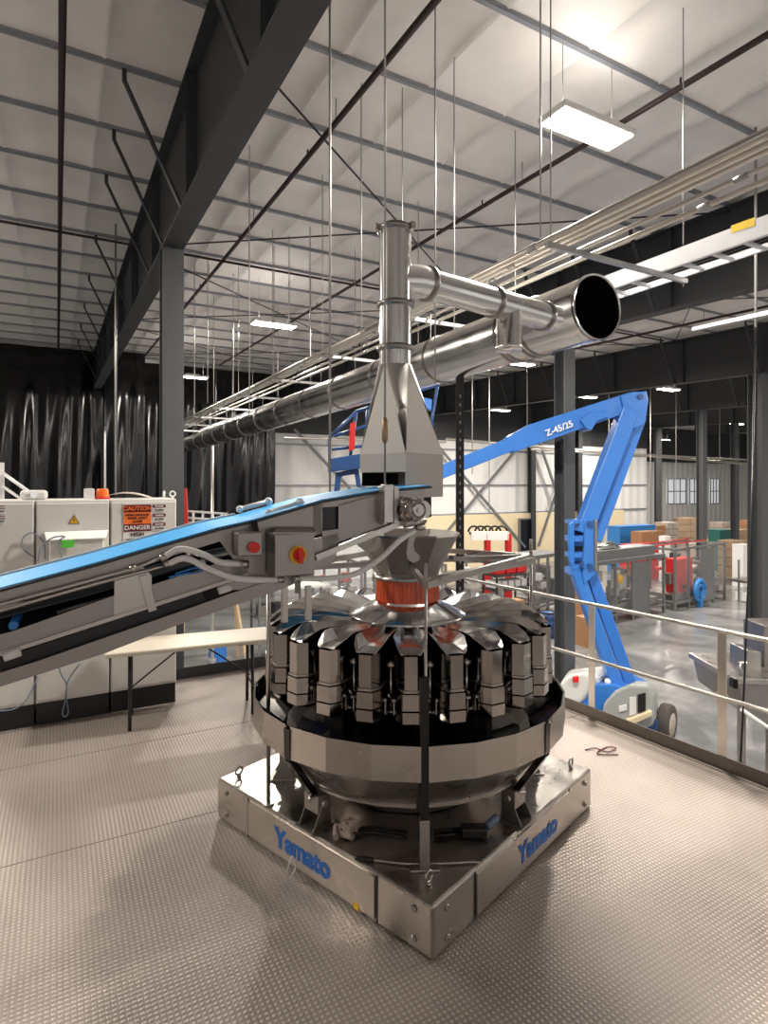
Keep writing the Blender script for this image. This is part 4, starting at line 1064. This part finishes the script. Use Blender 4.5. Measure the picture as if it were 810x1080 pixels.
# ================================================================ BOOM LIFT
D = 13.0
lt = Vector((C(650, 740, D).x, C(650, 740, D).y, FLOOR))
BL = thing('boom_lift', lt, 'blue articulated boom lift standing on the lower floor beyond the guardrail', 'boom lift')
VX, VY = K(1, 0, 0), K(0, 1, 0)
def bx(px, py, d=D): return C(px, py, d)
# chassis & wheels
zc = FLOOR+.42
MB().box(lt+Z*.55, (1.2, 1.4, .30), (VX, VY, Z)).build('chassis', M['liftdk'], BL, bevel=.04)
for px, d in ((703, 12.8), (610, 12.8), (655, 14.6), (612, 14.6)):
    c = C(px, 700, d); c.z = zc
    ax = (VX*.55+VY*.83).normalized() if px > 650 else VY
    ax = (VX*.75-VY*.66).normalized()
    wv = MB(); prof = [(.001, -.12), (.26, -.12), (.40, -.11), (.42, -.06), (.42, .06), (.40, .11), (.26, .12), (.001, .12)]
    a_ = ax.cross(Z).normalized()
    rings = [[c+ax*h+(a_*math.cos(2*PI*k/24)+Z*math.sin(2*PI*k/24))*r for k in range(24)] for r, h in prof]
    wv.loft(rings, smooth=True); wo = wv.build('wheel', M['tyre'], BL)
    wv = MB(); wv.loft([[c+ax*h+(a_*math.cos(2*PI*k/20)+Z*math.sin(2*PI*k/20))*r for k in range(20)] for r, h in ((.001, .125), (.10, .14), (.12, .125), (.24, .122), (.26, .10))], smooth=True); wv.build('wheel_hub', M['wrap'], wo)
# turntable shells
def shell(poly, d0, depth, name, m, bev=.05):
    return MB().prism([C(x, y, d0) for x, y in poly], VY*depth).build(name, M[m], BL, bevel=bev)
def shell3(front, back, d0, d1, name, m, bev=.06):
    f_ = [C(x, y, d0) for x, y in front]; b_ = [C(x, y, d1) for x, y in back]
    return MB().loft([f_, b_], capa=True, capb=True).build(name, M[m], BL, bevel=bev)
shell3([(591, 738), (590, 722), (597, 714), (616, 709), (628, 716), (612, 742)], [(596, 728), (596, 712), (602, 706), (640, 702), (652, 707), (650, 728)], 12.4, 13.8, 'counterweight_cover', 'liftwhite')
shell3([(608, 752), (610, 738), (628, 722), (648, 722), (668, 728), (672, 760)], [(618, 735), (618, 716), (630, 712), (668, 711), (686, 720), (686, 740)], 12.5, 13.9, 'turntable', 'lift', .03)
shell3([(634, 764), (636, 742), (648, 729), (664, 722), (684, 723), (689, 735), (689, 766), (664, 772)], [(652, 745), (652, 728), (660, 722), (672, 718), (688, 719), (694, 728), (694, 752), (676, 756)], 12.0, 13.0, 'engine_cover', 'liftgrey')
shell([(664, 736), (671, 735), (671, 753), (664, 755)], 11.97, .02, 'access_panel', 'liftwhite', 0)
shell([(673, 733), (681, 731), (681, 750), (673, 752)], 11.97, .02, 'dark_opening', 'black', 0)
shell([(653, 745), (661, 743), (661, 749), (653, 751)], 11.97, .02, 'decal', 'white', 0)
shell([(662, 760), (688, 750), (688, 755), (664, 766)], 11.9, .3, 'step', 'cream', .01)
shell([(605, 715), (611, 714), (610, 720), (605, 720)], 12.3, .1, 'red_lamp', 'redbtn', .01)
MB().sphere(C(640, 722, 12.9), .14).sphere(C(647, 720, 13.0), .11).box(C(636, 727, 12.9), (.3, .3, .14), (VX, VY, Z)).build('hydraulic_valves', M['machdark'], BL)
MB().sphere(C(641, 719, 12.7), .07).build('filler_cap', M['hose'], BL)
# lower riser, two arms
def arm_(p0, p1, d0, d1, w0, w1, th, name, m='lift', bev=.02):
    a = C(*p0, d0); c = C(*p1, d1); dr_ = (c-a).normalized(); up = dr_.cross(VY).normalized(); tw = up.cross(dr_).normalized()
    f_ = [a+up*w0/2+tw*th/2, a-up*w0/2+tw*th/2, a-up*w0/2-tw*th/2, a+up*w0/2-tw*th/2]
    g_ = [c+up*w1/2+tw*th/2, c-up*w1/2+tw*th/2, c-up*w1/2-tw*th/2, c+up*w1/2-tw*th/2]
    return MB().loft([f_, g_], capa=True, capb=True).build(name, M[m], BL, bevel=bev)
arm_((605, 596), (652, 728), 12.9, 12.8, .24, .26, .30, 'lower_riser')
arm_((618, 592), (666, 728), 13.1, 13.1, .24, .26, .26, 'lower_riser')
arm_((612, 598), (657, 728), 13.0, 13.0, .08, .08, .12, 'lift_cylinder', 'liftdk')
# mid link casting: two cheek plates joined by bars
cheek = [(607, 547), (618, 545), (623, 560), (625, 590), (622, 612), (612, 618), (604, 604), (602, 575)]
def prism_d(poly, d, depth): return MB().prism([C(x, y, d) for x, y in poly], VY*depth)
prism_d([(603, 550), (620, 547), (624, 562), (624, 606), (612, 612), (601, 596), (599, 566)], 13.25, .06).build('link_plate', M['lift'], BL, bevel=.02)
prism_d([(616, 548), (626, 546), (629, 570), (628, 606), (616, 617), (614, 600), (616, 575)], 12.7, .07).build('link_plate', M['lift'], BL, bevel=.02)
prism_d([(600, 553), (606, 548), (606, 604), (600, 590)], 12.72, .07).build('link_plate', M['lift'], BL, bevel=.02)
for (y0, y1) in ((549, 553), (566, 572), (584, 589), (600, 607)):
    prism_d([(602, y0), (618, y0-1), (618, y1-1), (602, y1)], 12.75, .45).build('cross_tie', M['lift'], BL, bevel=.01)
for y in (560, 577, 593):
    prism_d([(604, y), (616, y-1), (615, y+6), (605, y+6)], 13.05, .1).build('dark_recess', M['machdark'], BL)
for x, y in ((622, 597), (622, 552), (613, 595)):
    c = C(x, y, 12.66); MB().tube([c, c-VY*.05], .055, 12).build('pivot_pin', M['liftdk'], BL)
# upper riser, two members
arm_((614, 562), (663, 432), 12.9, 12.9, .34, .36, .36, 'upper_riser')
arm_((627, 570), (674, 440), 13.15, 13.15, .24, .24, .30, 'upper_riser')
arm_((622, 560), (668, 440), 13.05, 13.05, .06, .06, .12, 'riser_cylinder', 'liftdk')
arm_((628, 548), (628, 602), 12.7, 12.7, .07, .07, .08, 'latch_rod', 'machine')
# top knuckle
prism_d([(655, 417), (668, 413), (682, 413), (684, 424), (680, 448), (668, 452), (660, 440)], 12.75, .08).build('knuckle_plate', M['lift'], BL, bevel=.02)
prism_d([(662, 416), (682, 412), (684, 422), (681, 446), (674, 446)], 13.3, .08).build('knuckle_plate', M['lift'], BL, bevel=.02)
c = C(676, 418, 12.7); MB().tube([c, c+VY*.8], .06, 14).build('pivot_pin', M['liftdk'], BL)
# main boom
arm_((664, 424), (560, 459), 13.0, 12.9, .40, .46, .36, 'boom_outer')
arm_((562, 458), (536, 470), 12.9, 12.85, .46, .36, .36, 'boom_outer')
arm_((560, 460), (440, 508), 12.9, 12.4, .30, .28, .26, 'boom_inner')
arm_((478, 487), (530, 473), 12.6, 12.7, .07, .10, .1, 'cable_carrier', 'hose', .02)
arm_((655, 430), (620, 443), 12.9, 12.9, .15, .15, .2, 'boom_cylinder')
prism_d([(612, 443), (624, 434), (640, 433), (641, 440), (630, 444), (624, 454), (618, 452)], 12.68, .5).build('cylinder_lug', M['lift'], BL, bevel=.02)
rt_ = (C(606, 445, 12.6)-C(570, 459, 12.6)).normalized(); up_ = VY.cross(rt_)*-1
up_ = rt_.cross(VY).normalized(); up_ = up_ if up_.z > 0 else -up_
text('model_lettering', 'Z-45/25', .19, C(590, 452, 12.66), rt_, up_, M['white'], BL, .004)
# jib + basket
arm_((446, 508), (430, 516), 12.4, 12.3, .3, .3, .26, 'boom_nose')
arm_((436, 512), (400, 470), 12.3, 11.8, .18, .18, .2, 'jib')
def btube(pts, r=.03, m='liftdk'): MB().tube([C(x, y, d) for x, y, d in pts], r, 8).build('basket_rail', M[m], BK)
BK = MB().prism([C(346, 496, 11.4), C(376, 492, 11.4), C(440, 484, 12.0), C(410, 488, 12.2)], Z*.06).build('basket_floor', M['liftdk'], BL)
for pts in (((347, 462, 11.4), (348, 497, 11.4)), ((376, 433, 11.5), (368, 492, 11.5)), ((388, 428, 11.6), (384, 490, 11.6)), ((347, 462, 11.4), (376, 434, 11.5)),
            ((350, 474, 11.4), (388, 470, 11.6)), ((348, 486, 11.4), (386, 482, 11.6)), ((352, 460, 11.4), (390, 448, 11.6)), ((376, 434, 11.5), (462, 406, 12)), ((462, 404, 12), (450, 476, 12)), ((436, 410, 12), (442, 470, 12)), ((438, 448, 12), (458, 448, 12)), ((436, 408, 12), (462, 405, 12)), ((444, 480, 12), (350, 490, 11.4))):
    btube(pts)
prism_d([(346, 484), (384, 478), (384, 494), (346, 498)], 11.35, .04).build('toe_board', M['liftdk'], BL, bevel=.01)
prism_d([(369, 447), (375, 444), (374, 474), (368, 476)], 11.3, .05).build('red_sleeve', M['red'], BL, bevel=.01)
prism_d([(443, 418), (456, 421), (455, 433), (442, 429)], 11.9, .15).build('control_box', M['lift'], BL, bevel=.02)
prism_d([(354, 498), (378, 494), (381, 514), (376, 514), (374, 500), (360, 502), (357, 520), (352, 520)], 11.5, .3).build('basket_mount', M['liftdk'], BL, bevel=.02)

# ================================================================ BACKGROUND MACHINES ON THE LOWER FLOOR
def fl(px, py): return G(px, py, FLOOR)
def pack_machine(pxa, pya, pxb, pyb, h, depth, label, inner='machine', accent=None, name='packaging_machine', roof=True):
    """framed machine: near base edge between two floor points"""
    a = fl(pxa, pya); b_ = fl(pxb, pyb); x = (b_-a); w_ = x.length; x.normalize(); y = Z.cross(x)
    t = thing(name, (a+b_)/2+y*depth/2, label, 'machine')
    def L(u, v, z): return a+x*u*w_+y*v*depth+Z*z
    n = max(2, int(round(w_/1.3)))
    fr = MB()
    for v in (0, 1):
        for i in range(n+1): fr.bar(L(i/n, v, 0), L(i/n, v, h), .09, .09)
        for z in (.35, h-.05): fr.bar(L(0, v, z), L(1, v, z), .08, .10)
    for i in (0, n):
        for z in (.35, h-.05): fr.bar(L(i/n, 0, z), L(i/n, 1, z), .08, .10)
    fr.build('frame', M['machine'], t)
    if roof: MB().box(L(.5, .5, h+.03), (w_+.1, depth+.1, .06), (x, y, Z)).build('roof_panel', M['machine'], t)
    MB().box(L(.5, .5, .55), (w_*.94, depth*.8, .30), (x, y, Z)).build('machine_bed', M['plate'], t, bevel=.02)
    rg = random.Random(int(pxa*7))
    for q in range(int(9*n)):
        u = rg.uniform(.08, .92); v = rg.uniform(.2, .8); s_ = rg.uniform(.15, .45); z = rg.uniform(.8, h-.6)
        m_ = rg.choice(['plate', 'machdark', 'pan', inner, inner, 'hose', 'white', 'steel'])
        if q % 3: MB().box(L(u, v, z), (s_, s_, s_*rg.uniform(.5, 1.6)), (x, y, Z)).build('mechanism_block', M[m_], t, bevel=.02)
        else: c = L(u, v, z); MB().tube([c-x*s_*.7, c+x*s_*.7], s_*.3, 12).build('roller', M[m_], t)
    for i in range(n):
        if i % 3 != 2: MB().box(L((i+.5)/n, -.01, h*.5+.15), (w_/n-.1, .01, h-.65), (x, y, Z)).build('guard_window', M['glass'], t)
        else: MB().box(L((i+.5)/n, -.01, h*.5), (w_/n-.12, .04, h-.3), (x, y, Z)).build('guard_panel', M['machine'], t)
    if accent: MB().box(L(.3, .3, h*.5), (w_*.3, depth*.3, h*.6), (x, y, Z)).build('coloured_cover', M[accent], t, bevel=.03)
    return t, L, x, y, w_
t, L1, x_, y_, w_ = pack_machine(630, 662, 700, 646, 2.5, 1.7, 'grey framed packaging machine with clear guards right of the blue boom', 'machine')
MB().sphere(L1(.33, .05, 1.75), .22, 12, (1, .6, 1)).build('yellow_reel', M['yel'], t)
MB().box(L1(.45, .3, 2.75), (w_*.9, .8, .4), (x_, y_, Z)).build('top_feeder', M['machine'], t, bevel=.03)
MB().tube([L1(.05, .2, 2.9), L1(.15, .2, 3.05), L1(.3, .2, 3.1), L1(.42, .2, 2.8)], .16, 10).build('plastic_film', M['pan'], t)
t, L2, x_, y_, w_ = pack_machine(712, 645, 764, 632, 2.75, 1.8, 'dark framed case packer with red parts inside and blue hose reel', 'red', 'red', 'case_packer', roof=False)
MB().box(L2(.5, .5, 2.8), (w_, .06, .05), (x_, y_, Z)).box(L2(.5, .95, 2.8), (w_, .06, .05), (x_, y_, Z)).build('red_top_rail', M['red'], t)
c = fl(738, 640)+Z*.75; rr = [c+(x_*math.cos(2*PI*k/20)+Z*math.sin(2*PI*k/20))*.45 for k in range(21)]
o = MB().tube(rr, .10, 8).tube([r_*.0+c+(r_-c)*.55 for r_ in rr], .09, 8).box(c-Z*.38, (.2, .2, .74), (x_, y_, Z)).build('hose_reel', M['bluetube']); tag(o, 'coiled blue hose reel before the case packer with red parts', 'hose reel')
t, L3, x_, y_, w_ = pack_machine(563, 650, 592, 643, 2.5, 1.2, 'dark machine cabinet just left of the middle column', 'machdark')
t, L4, x_, y_, w_ = pack_machine(484, 641, 538, 638, 2.1, 2.2, 'open machine frame behind the right of the weigher with black cable loops', 'machine', roof=False)
t = thing('red_frame_stand', fl(525, 652), 'stand with two red posts and a white top beam', 'frame')
for px in (514, 536): MB().bar(C(px, 563, 24.6), Vector((C(px, 563, 24.6).x, C(px, 563, 24.6).y, FLOOR)), .2, .2).build('red_post', M['red'], t)
MB().bar(C(497, 565, 24.6), C(536, 565, 24.6), .25, .35).build('top_beam', M['white'], t)
t = thing('cable_carriers', C(515, 560, 27), 'row of black looped cable carriers above the white beam', 'cable carrier')
for px in (500, 507, 514, 522, 529):
    c = C(px, 561, 27); MB().tube([c+(VX*math.cos(k*PI/8)+Z*math.sin(k*PI/8))*.26 for k in range(9)], .05, 6).build('loop', M['black'], t)
MB().bar(C(495, 562.5, 27), C(533, 562.5, 27), .2, .12).build('rail', M['machdark'], t)
t, L5, x_, y_, w_ = pack_machine(330, 660, 385, 655, 2.3, 2.2, 'machine frame with red post seen between conveyor and hopper', 'red', roof=False)
t, L6, x_, y_, w_ = pack_machine(395, 655, 470, 650, 2.2, 2.2, 'machine frame hidden behind the infeed hopper', 'machine', roof=False)
# grey cabinets left of middle column
def crate(p, w_, d_, h_, m, name, label, cat='box', grp=None, bev=.01, zb=FLOOR):
    p = Vector((p.x, p.y, zb))
    ax = (RT, Vector((0, 1, 0)), Z)
    if m in ('card', 'card2'):
        t = thing(name, p, label, cat, grp)
        MB().box(p+Z*h_/2, (w_, d_, h_), ax).build('carton', M[m], t, bevel=bev)
        MB().box(p+Z*(h_+.002), (w_, .07, .004), ax).box(p+Z*(h_-.10)-Vector((0, d_/2+.001, 0)), (.07, .003, .2), ax).build('tape', M['card2' if m == 'card' else 'card'], t)
        return t
    o = MB().box(p+Z*h_/2, (w_, d_, h_), ax).box(p+Z*(h_-.04), (w_*1.03, d_*1.03, .05), ax).build(name, M[m], bevel=bev); return tag(o, label, cat, grp)
crate(fl(517, 688), .5, .45, 1.75, 'card', 'cardboard_box', 'brown cardboard box right behind the weigher, left of two')
crate(fl(540, 688), .66, .45, 1.75, 'card', 'cardboard_box', 'brown cardboard box right behind the weigher, right of two')
t = thing('parts_rack', fl(534, 664), 'black parts rack topped with red bins left of the middle column', 'rack')
c = fl(534, 664)
for u in (-.8, .8):
    for v in (-.4, .4): MB().bar(c+RT*u+Vector((0, v, 0)), c+RT*u+Vector((0, v, 0))+Z*2.2, .06, .06).build('upright', M['machdark'], t)
for z_ in (.3, 1.0, 1.6, 2.15): MB().box(c+Z*z_, (1.7, .9, .06)).build('shelf', M['machdark'], t)
for q in range(5): MB().box(c+RT*(-.64+.32*q)+Z*1.8, (.26, .6, .26)).build('bin', M['hose'], t, bevel=.02)
for q in range(3): MB().box(c+RT*(-.52+.52*q)+Z*2.33, (.45, .6, .28)).build('red_bin', M['red'], t, bevel=.03)
# blue machine seen under the table at left, wood frames
t = thing('blue_pallet_truck', fl(212, 710), 'blue machine base seen below the table at left', 'machine')
c = fl(212, 724)
MB().box(c+Z*.30, (1.5, 1.0, .16)).box(c+Z*.75+RT*.45, (.35, .7, .8)).build('blue_body', M['lift'], t, bevel=.03)
MB().box(c+Z*.12-Vector((0, .45, 0)), (1.5, .1, .16)).build('fork', M['pan'], t)
MB().tube([c+RT*.2+Z*.6-Vector((0, .4, 0)), c+RT*.2+Z*.85-Vector((0, .4, 0))], .12, 12).build('motor', M['machine'], t)
t = thing('wooden_trestle', fl(225, 690), 'pale wooden A-frame trestle behind the table at left', 'trestle')
c = fl(222, 701)
for sx_ in (-1, 1):
    for sy_ in (-1, 1): MB().bar(c+RT*sx_*1.0+Vector((0, sy_*.5, 0)), c+RT*sx_*.75+Z*2.2, .09, .05).build('leg', M['wood'], t)
MB().bar(c-RT*1.1+Z*2.22, c+RT*1.1+Z*2.22, .12, .10).build('beam', M['wood'], t)
t = thing('grey_workbench', fl(275, 690), 'grey workbench with tripod legs seen left of the weigher', 'workbench')
c = fl(302, 688)
MB().box(c+Z*2.2, (2.4, 1.1, .08)).build('bench_top', M['hose'], t, bevel=.01)
for u in (-1.05, 1.05):
    for v in (-.45, .45): MB().bar(c+RT*u+Vector((0, v, 0)), c+RT*u+Vector((0, v, 0))+Z*2.16, .07, .07).build('leg', M['machine'], t)
for z_ in (.5, 1.3): MB().box(c+Z*z_, (2.2, 1.0, .05)).build('shelf', M['machine'], t)
for q in range(4): MB().box(c+RT*(-.8+.5*q)+Z*1.5, (.32, .5, .35)).build('stored_part', M[['plate', 'machdark', 'hose', 'lift'][q]], t, bevel=.02)
# clutter behind the machines, on a raised mezzanine row: pallets with cartons
def pallet_stack(px, pb, w_, h_, lab, m, d_=1.1, rows=2):
    c = fl(px, pb); t = thing('pallet_stack', c, lab, 'pallet of cartons', 'palletised cartons')
    for u in (-.42, 0, .42): MB().box(c+RT*u*w_+Z*.06, (.10, d_, .12)).build('pallet_runner', M['wood'], t)
    MB().box(c+Z*.13, (w_, d_, .025)).build('pallet_deck', M['wood'], t)
    n_ = max(2, int(w_/.55)); r_ = max(2, int(h_/.45))
    for j in range(r_):
        for i in range(n_):
            ww = w_/n_; hh = (h_-.15)/r_
            MB().box(c+RT*(-w_/2+ww*(i+.5)+random.uniform(-.02, .02))+Z*(.15+hh*(j+.5)), (ww*.95, d_*.92, hh*.95)).build('carton', M[m], t, bevel=.015)
    return t
for px, pb, w_, h_, m, lab in ((703, 594, 1.2, 2.9, 'wrap', 'tall wrapped cartons on a pallet right of the white wall'), (722, 590, 1.3, 3.1, 'card2', 'tall brown cartons stacked left of the distant column'),
                  (760, 588, 1.2, 2.7, 'wrap', 'wrapped cartons right of the distant column'), (775, 594, 1.1, 2.4, 'card2', 'lower stack of cartons between the two distant columns'),
                  (792, 590, 1.2, 2.9, 'card', 'dark brown cartons beside the right edge column'), (691, 597, .8, 2.8, 'card', 'brown cartons behind the gap between the two packaging machines'),
                  (735, 609, 2.0, 2.1, 'wrap', 'pale cartons behind the case packer'), (772, 608, 1.3, 2.2, 'card2', 'cartons and crate right of the teal bin')):
    pallet_stack(px, pb, w_, h_, lab, m)
crate(fl(666, 601), 3.4, 1.0, 2.9, 'lift' if 0 else 'bluetube', 'blue_crate', 'pale blue crate on the clutter right of the blue boom', 'crate')
crate(fl(682, 606), 1.9, .8, 2.68, 'card', 'cardboard_box', 'large open brown carton above the packaging machine')
crate(fl(674, 611), 2.4, .8, 2.1, 'red', 'red_bin', 'flat red bin top behind the packaging machine', 'bin')
crate(fl(759, 600), 1.3, .8, 2.6, 'teal', 'teal_bin', 'teal green bin behind the case packer', 'bin')
crate(fl(783, 618), .9, .6, 2.3, 'white', 'white_cabinet', 'white appliance beside the right edge column', 'cabinet')
crate(fl(701, 613), .5, .4, 2.6, 'hose', 'water_cooler', 'pale blue white upright unit between the two machines', 'cabinet')
crate(fl(622, 680), .8, .6, 1.0, 'card', 'cardboard_box', 'brown carton on the floor just right of the middle column')
crate(fl(614, 668), .8, .7, 1.6, 'card', 'cardboard_box', 'stacked brown carton behind the blue lower boom')
# low conveyor at far right of packer
t = thing('roller_conveyor', fl(797, 632), 'low conveyor with glass guards right of the case packer', 'conveyor')
c = fl(797, 632)
MB().box(c+Z*1.0, (3.0, .8, .12)).build('bed', M['plate'], t)
for u in (-1.4, -.5, .5, 1.4): MB().bar(c+RT*u, c+RT*u+Z*2.0, .07, .07).build('leg', M['machine'], t)
MB().box(c+Z*1.55-Vector((0, .4, 0)), (2.9, .01, .9)).build('guard_window', M['glass'], t)
for q in range(3): MB().box(c+RT*(-1+q)+Z*.25, (.5, .5, .4)).build('drive_box', M[['white', 'card', 'card2'][q]], t)

c = fl(578, 672)
t = thing('blue_drum', c, 'dark blue drum standing just left of the middle column', 'drum')
MB().lathe(c, [(.001, 0), (.28, 0), (.29, .3), (.275, .32), (.29, .34), (.29, .6), (.275, .62), (.29, .64), (.28, .92), (.001, .93)], 20).build('body', M['liftdk'], t)
MB().lathe(c, [(.285, .90), (.30, .91), (.30, .94), (.27, .94)], 20).build('lid_ring', M['black'], t)
for i, (px, py, w_, h_, lab) in enumerate(((352, 690, 1.3, 1.1, 'low grey steel table seen between conveyor and weigher'), (500, 672, 1.2, 1.0, 'low grey steel table right behind the black slotted post'))):
    c = fl(px, py); t = thing('steel_table', c, lab, 'table')
    MB().box(c+Z*h_, (w_, .8, .05)).build('table_top', M['steel'], t, bevel=.008)
    for u in (-.45, .45):
        for v in (-.35, .35): MB().bar(c+RT*u*w_+Vector((0, v, 0)), c+RT*u*w_+Vector((0, v, 0))+Z*(h_-.02), .05, .05).build('leg', M['steel'], t)
    MB().box(c+Z*.3, (w_*.9, .7, .03)).build('shelf', M['steel'], t)
# stainless machine at the right edge
p = fl(790, 800)
d0 = 9.6
t = thing('stainless_tote_lifter', Vector((C(800, 760, d0).x, C(800, 760, d0).y, FLOOR)), 'stainless steel machine on the lower floor at the right edge behind the rail', 'machine')
def s3(front, d, depth, name, m, bev=.02): return MB().prism([C(x, y, d) for x, y in front], VY*depth).build(name, M[m], t, bevel=bev)
s3([(778, 722), (860, 722), (860, 800), (820, 775), (784, 748)], d0, 1.4, 'hopper_body', 'plate')
s3([(776, 716), (860, 718), (860, 724), (776, 722)], d0-.05, 1.5, 'hopper_rim', 'steel')
s3([(788, 686), (803, 688), (803, 722), (786, 722)], d0+.4, .5, 'upright_column', 'steel')
s3([(806, 660), (860, 660), (860, 722), (806, 722)], d0+.6, .6, 'rear_housing', 'plate')
s3([(774, 717), (779, 717), (779, 727), (774, 727)], d0-.1, .15, 'valve_block', 'blackmetal')
for px in (782, 812, 850):
    a = C(px, 745, d0+.1); MB().bar(a, Vector((a.x, a.y, FLOOR)), .09, .09).build('leg', M['steel'], t)
MB().tube([C(781, 698, d0), C(781, 722, d0)], .02, 6).tube([C(779, 699, d0), C(788, 699, d0)], .02, 6).build('lever', M['steel'], t)
MB().tube([C(782, 748, d0-.02), C(860, 802, d0-.02)], .03, 8).build('lower_edge', M['hose'], t)
# top-right pipe column near the right column (white drop)
o = MB().tube([Vector((C(797, 345, 8.3).x, C(797, 345, 8.3).y, hceil(C(797, 345, 8.3).y)+.03)), C(797, 347, 8.3)], .02, 6).build('drop_pipe', M['rod']); tag(o, 'pale short pipe dropping beside the top of the right edge column', 'pipe')

# yellow-vested worker
fp = fl(747, 590)
P = thing('person', fp, 'person in yellow high-visibility vest and dark trousers standing behind the case packer', 'person')
def skin_body():
    me = bpy.data.meshes.new('body'); o = bpy.data.objects.new('body', me); COL.objects.link(o); o.parent = P
    V = [(0, 0, .95), (0, 0, 1.2), (0, 0, 1.42), (0, 0, 1.52), (0, -.01, 1.64), (0, -.01, 1.74), (.19, 0, 1.42), (.26, -.05, 1.15), (.22, -.22, .98), (-.19, 0, 1.42), (-.26, -.05, 1.15), (-.22, -.22, .98), (.10, 0, .88), (.11, -.02, .5), (.11, 0, .06), (.11, -.14, .03), (-.10, 0, .88), (-.11, .02, .5), (-.12, .03, .06), (-.12, -.11, .03)]
    E = [(0, 1), (1, 2), (2, 3), (3, 4), (4, 5), (2, 6), (6, 7), (7, 8), (2, 9), (9, 10), (10, 11), (0, 12), (12, 13), (13, 14), (14, 15), (0, 16), (16, 17), (17, 18), (18, 19)]
    RR = [.14, .13, .15, .06, .10, .09, .07, .05, .035, .07, .05, .035, .09, .065, .045, .035, .09, .065, .045, .035]
    me.from_pydata(V, E, []); o.modifiers.new('skin', 'SKIN'); o.modifiers.new('sub', 'SUBSURF').levels = 1
    for i, d in enumerate(me.skin_vertices[0].data): d.radius = (RR[i], RR[i]*.85); d.use_root = (i == 0)
    me.materials.append(M['skin']); return o
skin_body()
hs = 1.0
MB().lathe(fp, [(.15, .98), (.20, 1.0), (.20, 1.25), (.23, 1.42), (.12, 1.53), (.07, 1.54)], 14).build('vest', M['hivis'], P)
for s_ in (-1, 1):
    MB().tube([fp+RT*.19*s_+Z*1.45, fp+RT*.27*s_-Vector((0, .05, 0))+Z*1.16], .075, 8).build('sleeve', M['hivis'], P)
    MB().tube([fp+RT*.10*s_+Z*.98, fp+RT*.11*s_+Z*.5, fp+RT*.115*s_+Z*.07], [.13, .095, .075], 10).build('trouser_leg', M['navy'], P)
    MB().sphere(fp+RT*.115*s_-Vector((0, .06, 0))+Z*.05, .1, 10, (.6, 1.3, .5)).build('boot', M['black'], P)
MB().sphere(fp+Z*1.76, .125, 12, (1, 1.1, .75)).build('hard_hat', M['card'], P)

# ladder behind the left column with orange posts
t = thing('folding_ladder', C(205, 560, 11.5)*1, 'short pale ladder rack with a red striped post behind the left column', 'rack')
MB().bar(C(195, 515, 10.5), C(197, 560, 10.5), .06, .06).build('red_post', M['red'], t)
for y in (539, 546, 551): MB().tube([C(196, y, 10.5), C(240, y+3, 11.0)], .022, 6).build('rail', M['hose'], t)
for x in (204, 214, 224, 234): MB().tube([C(x, 541, 10.7), C(x, 556, 10.7)], .02, 6).build('rung', M['hose'], t)

# ================================================================ CAMERA & RENDER
cam = bpy.data.cameras.new('camera'); co_ = bpy.data.objects.new('camera', cam); COL.objects.link(co_)
co_.location = CAM; co_.rotation_euler = (PI/2, 0, -TH)
cam.sensor_fit = 'AUTO'; cam.sensor_width = 36; cam.lens = 36*F/1080; cam.shift_y = -(540-HY)/1080; cam.clip_end = 300; cam.clip_start = .05
S.camera = co_
for o in bpy.data.objects:
    if '_local' in o: del o['_local']
vs = S.view_settings; vs.view_transform = 'Standard'; vs.look = 'None'; vs.gamma = 1; vs.use_curve_mapping = False; vs.exposure = 0.08
